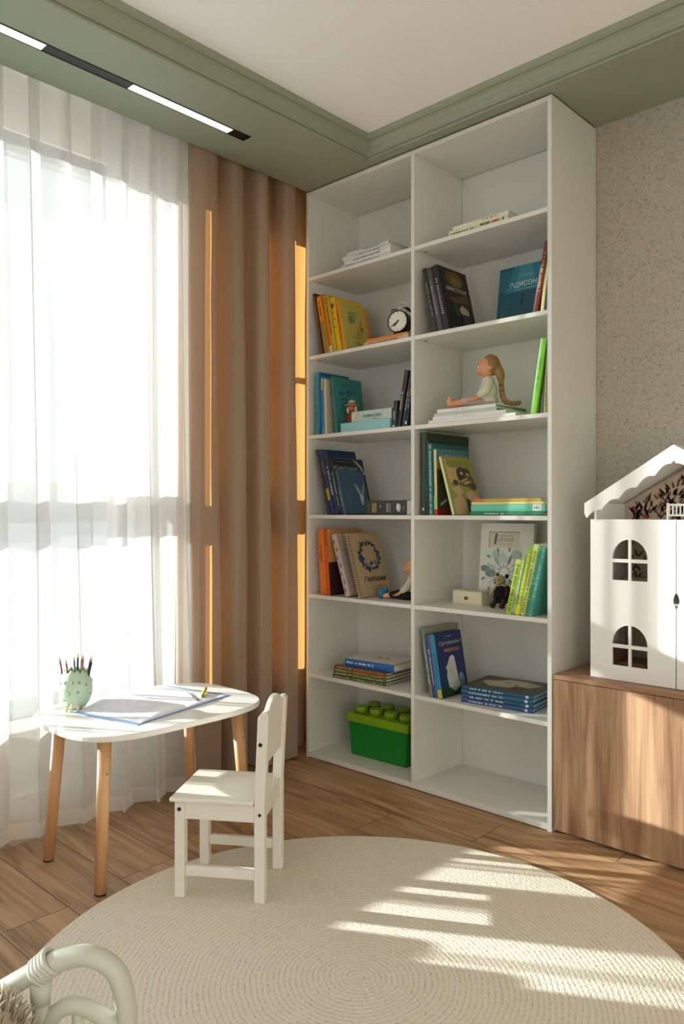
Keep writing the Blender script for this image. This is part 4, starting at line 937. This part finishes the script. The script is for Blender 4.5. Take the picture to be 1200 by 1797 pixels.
# scalloped barge board and roof slabs
eh, ew = .592, .302
for sgn in (-1, 1):
    top = [(sgn * ew, eh + .008), (0, pk)]
    bm = bmesh.new()
    n = 40; lo = []
    for k in range(n + 1):
        u = k / n; xx = sgn * ew * (1 - u); zt = eh + .008 + (pk - eh - .008) * u
        sc = abs(math.sin(u * PI * 5)) * .013
        lo.append((xx, zt - .060 + sc * 1.0 + .012 * (u > .98)))
    lo[0] = (sgn * ew, eh - .026)
    pts = [(sgn * ew, eh + .008)] + lo + [(0, pk)]
    prism(bm, pts, -.022, -.013, 'XZ'); obj('scalloped_trim', bm, DW, dh)
    bm = bmesh.new(); prism(bm, [(sgn * ew, eh + .008), (0, pk), (0, pk - .010), (sgn * (ew - .001), eh - .001)], -.0128, hd_ + .005, 'XZ'); obj('roof', bm, DW, dh)
# furniture glimpsed through the windows
bm = bmesh.new(); box(bm, -.24, -.13, .08, .2, .008, .05); box(bm, -.24, -.232, .08, .2, .05, .10); dpart('toy_bed', bm, col('7a5a48', .6), bevel=.003)
bm = bmesh.new(); box(bm, -.11, -.05, .1, .16, .008, .07); dpart('toy_dresser', bm, col('c9c4b8', .6), bevel=.003)
bm = bmesh.new(); box(bm, -.23, -.11, .12, .2, .274, .34); dpart('toy_sofa', bm, col('a89a88', .8), bevel=.01)

# ------------------------------------------------------------------ desk
TZ = .477
WL = wood('birch_leg', 'd6ab7e', 'c9986a', 'b88456', 'Z', None, .45, .6)
tb = thing('kids_table', 'low white table with rounded top and light wooden legs by the window', 'table', (-2.25, 1.45, 0))
bm = bmesh.new()
def sup(a, b, n, k=72): return [(a * math.copysign(abs(math.cos(t)) ** (2 / n), math.cos(t)), b * math.copysign(abs(math.sin(t)) ** (2 / n), math.sin(t))) for t in [2 * PI * i / k for i in range(k)]]
prism(bm, sup(.260, .352, 3.5), TZ - .018, TZ); obj('tabletop', bm, col('ecece8', .25, var=.01), tb, bevel=.004, seg=3)
for sx, sy in ((1, -1), (-1, -1), (1, 1), (-1, 1)):
    bm = bmesh.new(); cyl(bm, (sx * .163, sy * .278, .004), (sx * .140, sy * .250, TZ - .018), .0165, .021, 24); lg = obj('leg', bm, WL, tb)
    bm = bmesh.new(); cyl(bm, (sx * .1632, sy * .2783, 0), (sx * .163, sy * .278, .0045), .0168, .0168, 20); obj('felt_pad', bm, col('3a2618', .8), lg)
    bm = bmesh.new()
    for zz_ in (.40, .35): 
        f = zz_ / TZ; cyl(bm, (sx * (.163 - .023 * f) + sx * .017, sy * (.278 - .028 * f), zz_), (sx * (.163 - .023 * f) + sx * .0195, sy * (.278 - .028 * f), zz_), .003, n=10)
    obj('screw_plug', bm, col('9a6a40', .6), lg)

# open exercise book
nb = thing('open_exercise_book', 'open blue edged exercise book with printed pages on the white table', 'book', (-2.265, 1.475, TZ), (0, 0, R(103)))
BLUE = col('6f95c8', .4, var=.08); PG = col('e9ecf2', .6, var=.02)
def pagecurve(side, z_base, th0, lift):
    """surface height along the page from the gutter outwards"""
    return [(side * u * .206, z_base + th0 * (1 - u ** 6) + lift * math.sin(min(1, u * 1.15) * PI) ** .8 * (1 - u) * 1.6) for u in [i / 14 for i in range(15)]]
for side, th0, lift, nm in ((-1, .008, .016, 'left_pages'), (1, .003, .004, 'right_pages')):
    top = pagecurve(side, .0022, th0, lift); bm = bmesh.new()
    bot = [(side * .206, .002), (0, .002)]
    prism(bm, [(x, z) for x, z in top] + bot, -.138, .138, 'XZ'); pgs = obj(nm, bm, PG, nb)
    bm = bmesh.new(); rr = random.Random(side + 5)
    pts_t = top
    def zat(x):
        u = abs(x) / .206 * 14; i = min(int(u), 13); f = u - i; return pts_t[i][1] * (1 - f) + pts_t[i + 1][1] * f
    yv = .115
    while yv > -.115:
        x_a = side * .02; 
        for seg_ in range(8):
            if rr.random() < .22: continue
            a = side * (.022 + seg_ * .0225); b = side * (.022 + seg_ * .0225 + rr.uniform(.012, .019)); za, zb = zat(a) + .0004, zat(b) + .0004
            bm.faces.new([bm.verts.new(v) for v in ((a, yv, za), (b, yv, zb), (b, yv + .0018, zb), (a, yv + .0018, za))])
        yv -= .0105
    obj('printed_lines', bm, col('b9c2cf' if side < 0 else 'd6dae3', .6), pgs)
bm = bmesh.new(); box(bm, -.226, .222, -.146, .146, 0, .002); obj('cover', bm, BLUE, nb, bevel=.0006)
# pens
def stick(name, label, cat, p0, p1, r, c, tip, z):
    d = Vector((p1[0] - p0[0], p1[1] - p0[1], 0)); L_ = d.length; ang = math.atan2(d.y, d.x)
    t = thing(name, label, cat, (p0[0], p0[1], z), (0, 0, ang))
    bm = bmesh.new(); cyl(bm, (.012, 0, r), (L_, 0, r), r, n=8); obj('barrel', bm, col(c, .4), t)
    bm = bmesh.new(); cyl(bm, (0, 0, r), (.012, 0, r), r * .25, r, n=8); obj('tip', bm, col(tip, .5), t)
    return t
stick('pen', 'thin violet grey pen lying on the open exercise book', 'pen', (-2.155, 1.575), (-2.300, 1.622), .0036, '8d88a6', '55536a', TZ + .0065)
stick('marker', 'yellow marker pen lying on the right page of the exercise book', 'pen', (-2.19, 1.613), (-2.285, 1.70), .0062, 'cfc22c', '7d7a30', TZ + .0055)

# egg shaped pencil holder
ch = thing('pencil_holder', 'mint green cracked egg shaped pencil holder with grey dots and small feet', 'pencil holder', (-2.405, 1.262, TZ), (0, 0, 0)); ch.scale = (1.07, 1.07, 1.05)
MINT = col('bcd6bd', .35, var=.03)
bm = bmesh.new(); rr = random.Random(2)
def zig(j, a): return (0.006 * (1 if int(a / (2 * PI) * 22 + .5) % 2 else -.4)) if j in (10, 11) else 0
egg = [(.016, .0), (.030, .008), (.042, .025), (.0485, .045), (.0505, .062), (.0490, .080), (.0450, .096), (.0405, .107), (.0385, .111), (.0370, .114), (.0350, .1185), (.0325, .1175), (.036, .108), (.044, .085), (.0455, .06), (.040, .03), (.02, .01), (.001, .01)]
lathe(bm, egg, 44, wob=zig); obj('egg_shell', bm, MINT, ch, smooth=True)
def eggr(z):
    for (r0, a), (r1, b) in zip(egg, egg[1:]):
        if a <= z <= b: return r0 + (r1 - r0) * (z - a) / (b - a)
    return .04
for k, (a, z) in enumerate([(-70, .088), (-40, .088), (-15, .088), (-95, .085), (-52, .055), (-78, .035), (-22, .06), (-110, .055), (10, .08), (30, .05), (60, .085), (100, .05), (150, .08), (200, .05)]):
    r = eggr(z); A_ = R(a); bm = bmesh.new(); ell(bm, (r * math.cos(A_) * .935, r * math.sin(A_) * .935, z), (.0058,) * 3, M=None, sub=2); obj('dot', bm, col('93a79b', .5), ch, smooth=True)
for a in (-62, -42, -20):
    A_ = R(a); bm = bmesh.new(); limb(bm, [(.030 * math.cos(A_), .030 * math.sin(A_), .030), (.046 * math.cos(A_), .046 * math.sin(A_), .014), (.048 * math.cos(A_), .048 * math.sin(A_), .004)], [.006, .005, .0055]); fuse('foot', bm, col('e0d3bc', .5), ch, .0025, 2)
bm = bmesh.new(); limb(bm, [(-.02, -.03, .012), (-.045, -.05, .006), (-.062, -.052, .014)], [.010, .006, .003]); fuse('tail', bm, col('dfe6d8', .5), ch, .0025, 2)
PC = [('8c4a50', -.020, -.012, -16, -8, .158, 'dusky red'), ('b06a68', -.013, .000, -12, 6, .150, 'rose'), ('7a8a86', -.003, .008, -4, 4, .157, 'grey green'), ('26302c', .004, -.006, 3, 0, .168, 'black'), ('3a4c40', .010, .006, 4, 5, .163, 'dark green'),
      ('b9707c', .013, -.010, 9, -6, .164, 'pink'), ('3a2c38', .019, .001, 17, 3, .161, 'plum'), ('22242c', .022, -.007, 20, -4, .158, 'ink blue')]
for c, px, py, ax, ay, ln, nm in PC:
    # leaning in the cup: direction along the camera-independent x/y tilt
    t = thing('pencil', nm + ' coloured pencil standing in the mint egg holder', 'pencil', (-2.405 + px * .85, 1.262 + px * .75 + py * .5, TZ + .014), (R(-ax * .42), R(ax * .45), 0))
    bm = bmesh.new(); cyl(bm, (0, 0, 0), (0, 0, ln - .016), .0034, n=6); obj('shaft', bm, col(c, .35), t)
    bm = bmesh.new(); cyl(bm, (0, 0, ln - .016), (0, 0, ln - .005), .0034, .0014, n=6); obj('cone', bm, col('cfa87e', .6), t)
    bm = bmesh.new(); cyl(bm, (0, 0, ln - .005), (0, 0, ln), .0014, .0003, n=6); obj('lead', bm, col(c, .4), t)
er = thing('novelty_eraser', 'small olive green round eraser peeking out of the mint egg holder', 'eraser', (-2.411, 1.255, TZ + .102))
bm = bmesh.new(); ell(bm, (0, 0, .010), (.011, .011, .012)); obj('eraser_body', bm, col('a3ad6a', .6), er, smooth=True)
bm = bmesh.new(); ell(bm, (0, 0, .022), (.004, .004, .003), sub=2); obj('eraser_tip', bm, col('8d9a50', .6), er, smooth=True)

# ------------------------------------------------------------------ chair
CHW = col('e6e4da', .4, var=.015)
chx = thing('kids_chair', 'small white wooden chair with a curved backrest standing on the rug edge', 'chair', (0, 0, 0))
# local frame: -Y is the front (towards the table), +Y the back; outer depth .262, width .25
cw, cd, sh_, bh = .246, .268, .290, .548
p = .030
fl_, fr_ = -cw / 2, cw / 2
for sx in (-1, 1):
    x0 = sx * (cw / 2 - p / 2)
    bm = bmesh.new(); box(bm, x0 - p / 2, x0 + p / 2, -cd / 2, -cd / 2 + p, 0, sh_ - .014); obj('leg', bm, CHW, chx, bevel=.003)
    bm = bmesh.new(); prism(bm, [(cd / 2 - .031, 0), (cd / 2, 0), (cd / 2, sh_), (cd / 2 + .012, bh - .012), (cd / 2 + .004, bh - .003), (cd / 2 - .010, bh - .006), (cd / 2 - .020, bh - .020), (cd / 2 - .031, sh_)], x0 - p / 2, x0 + p / 2, 'YZ'); post = obj('rear_leg', bm, CHW, chx, bevel=.003)
    xo = sx * cw / 2
    bm = bmesh.new(); cyl(bm, (xo - sx * .001, cd / 2 - .012, .452), (xo + sx * .0012, cd / 2 - .012, .452), .0058, n=16); cyl(bm, (xo - sx * .001, cd / 2 - .014, .252), (xo + sx * .0012, cd / 2 - .014, .252), .0045, n=16); obj('bolt_head', bm, BLACK, post)
    bm = bmesh.new(); box(bm, x0 - .008, x0 + .008, -cd / 2 + p, cd / 2 - .031, .062, .092); obj('stretcher', bm, CHW, chx, bevel=.002)
    bm = bmesh.new(); box(bm, x0 - .010, x0 + .012, -cd / 2 + p, cd / 2 - .031, sh_ - .062, sh_ - .014); obj('apron', bm, CHW, chx, bevel=.002)
    bm = bmesh.new(); cyl(bm, (xo - sx * .001, -cd / 2 + .015, sh_ - .034), (xo + sx * .0012, -cd / 2 + .015, sh_ - .034), .0058, n=16); obj('bolt_head', bm, BLACK, chx)
for yy in (-cd / 2 + .006, cd / 2 - .026):
    bm = bmesh.new(); box(bm, -cw / 2 + p, cw / 2 - p, yy, yy + .018, sh_ - .062, sh_ - .014); obj('apron', bm, CHW, chx, bevel=.002)
bm = bmesh.new(); box(bm, -cw / 2 + p, cw / 2 - p, -.01, .012, .066, .088); 
bm.free()
bm = bmesh.new(); prism(bm, [(-cw / 2 - .006, -cd / 2 - .014), (cw / 2 + .006, -cd / 2 - .014), (cw / 2 + .006, cd / 2 - .032), (cw / 2 - p - .001, cd / 2 - .032), (cw / 2 - p - .001, cd / 2 - .004), (-cw / 2 + p + .001, cd / 2 - .004), (-cw / 2 + p + .001, cd / 2 - .032), (-cw / 2 - .006, cd / 2 - .032)], sh_ - .0135, sh_); obj('seat', bm, CHW, chx, bevel=.005, seg=3)
# backrest: tall panel with a raised rounded crown
out = [(-cw / 2 + p, .385), (cw / 2 - p, .385)]
prof_t = []
for k in range(33):
    u = k / 32; xx = (cw / 2 - p) * (1 - 2 * u); c_ = math.cos(PI * (u - .5)); crown = .541 + .028 * max(0, min(1, (abs(c_) - .35) / .65)) ** .75
    prof_t.append((xx, crown))
bm = bmesh.new(); vs0 = prism(bm, out + prof_t, -.009, .009, 'XZ')
for v in bm.verts: v.co.y += cd / 2 - .016 + (v.co.z - sh_) / (bh - sh_) * .012
obj('backrest', bm, CHW, chx, bevel=.004, seg=3)
# place: centre from the feet
fx, fy = Vector((.845, .535)), Vector((-.535, .845))
chx.location = (-1.855, 1.476, RUGZ); chx.rotation_euler = (0, 0, R(-55.4))

# ------------------------------------------------------------------ rattan seat in the near left corner
RT = col('c9ccc2', .45, var=.06, scale=25)
rc = thing('rattan_armchair', 'white rattan child armchair cut off at the lower left corner', 'chair', (0, 0, 0))
def tb_(name, pts, r, n=10, sm=8, par=rc):
    bm = bmesh.new(); tube(bm, catmull(pts, sm), r, n); return obj(name, bm, RT, par, smooth=False)
ha = Vector((.715, .699, 0)); hp = Vector((.699, -.715, 0)) * .34       # along the arm, across to the other arm
for off in (Vector((0, 0, 0)), hp):
    def o3(*p): return Vector(p) + off
    tb_('arm', [o3(-1.33, .275, .24), o3(-1.25, .35, .325), o3(-1.17, .43, .40), o3(-1.125, .477, .436), o3(-1.083, .517, .469), o3(-1.058, .541, .482), o3(-1.032, .565, .486), o3(-1.008, .588, .466), o3(-.997, .598, .427), o3(-.994, .601, .370), o3(-.997, .598, .26), o3(-1.01, .585, .225), o3(-1.03, .566, .215)], .0148, 14)
    tb_('inner_arch', [o3(-1.086, .513, .28), o3(-1.083, .517, .351), o3(-1.077, .523, .388), o3(-1.063, .536, .410), o3(-1.046, .552, .415), o3(-1.025, .572, .402), o3(-1.000, .596, .380)], .0122, 14)
    tb_('post', [o3(-1.083, .517, .462), o3(-1.085, .516, .38), o3(-1.086, .515, .20), o3(-1.088, .513, .005)], .0125, 14)
    tb_('slat', [o3(-1.046, .552, .41), o3(-1.047, .551, .32), o3(-1.048, .55, .215)], .0085, 10)
    tb_('leg', [o3(-1.30, .30, .22), o3(-1.31, .29, .10), o3(-1.32, .28, .005)], .0125, 12)
    bm = bmesh.new()
    c0 = o3(-1.081, .519, .470); ax = (ha * .78 + Vector((0, 0, .62))).normalized(); u_ = ax.cross(hp.normalized()).normalized(); w_ = ax.cross(u_)
    for k in range(5):
        cc = c0 + ax * (k - 2) * .0062
        tube(bm, [cc + (u_ * math.cos(a * PI / 10) + w_ * math.sin(a * PI / 10)) * .0172 for a in range(20)], .0040, 8, closed=True)
    obj('binding', bm, RT, rc)
    bm = bmesh.new(); cyl(bm, o3(-1.0845, .5155, .452), o3(-1.0848, .5152, .418), .0158, .0135, 14); obj('binding', bm, RT, rc)
tb_('seat_frame', [Vector((-1.03, .566, .215)), Vector((-1.32, .285, .22)), Vector((-1.32, .285, .22)) + hp, Vector((-1.03, .566, .215)) + hp, Vector((-1.03, .566, .215))], .012, 12, 2)
bm = bmesh.new()
for k in range(18):
    a = Vector((-1.05, .547, .215)) + ha * (-.39 * k / 17 * .98); a.z = .215 + .004 * (k % 2)
    tube(bm, [a, a + hp], .005, 6)
obj('seat_weave', bm, RT, rc)
tb_('back_rail', [Vector((-1.33, .275, .24)), Vector((-1.36, .245, .42)), Vector((-1.36, .245, .44)) + hp * .5, Vector((-1.36, .245, .42)) + hp, Vector((-1.33, .275, .24)) + hp], .0135, 12)
# sheepskin bundled on the seat
sk = bmesh.new(); rr = random.Random(9)
ell(sk, (0, 0, .07), (.075, .085, .085))
for k in range(900):
    a = rr.uniform(0, 2 * PI); b_ = math.asin(rr.uniform(-.2, 1)); nrm = Vector((math.cos(a) * math.cos(b_), math.sin(a) * math.cos(b_), math.sin(b_)))
    p0 = Vector((nrm.x * .073, nrm.y * .083, .07 + nrm.z * .083)); dd = (nrm + Vector((rr.uniform(-.6, .6), rr.uniform(-.6, .6), rr.uniform(-.7, .2)))).normalized()
    tube(sk, [p0, p0 + nrm * .008 + dd * .004, p0 + nrm * .011 + dd * .012], lambda t_: .0017 * (1 - .8 * t_), 4)
fu = obj('sheepskin_throw', sk, col('b9ae9a', .95, var=.2, scale=40), smooth=True, loc=(-1.080, .420, .222))
fu.scale = (1, 1, 1.5)
tag(fu, 'fluffy beige sheepskin bundled in the white rattan armchair', 'throw')
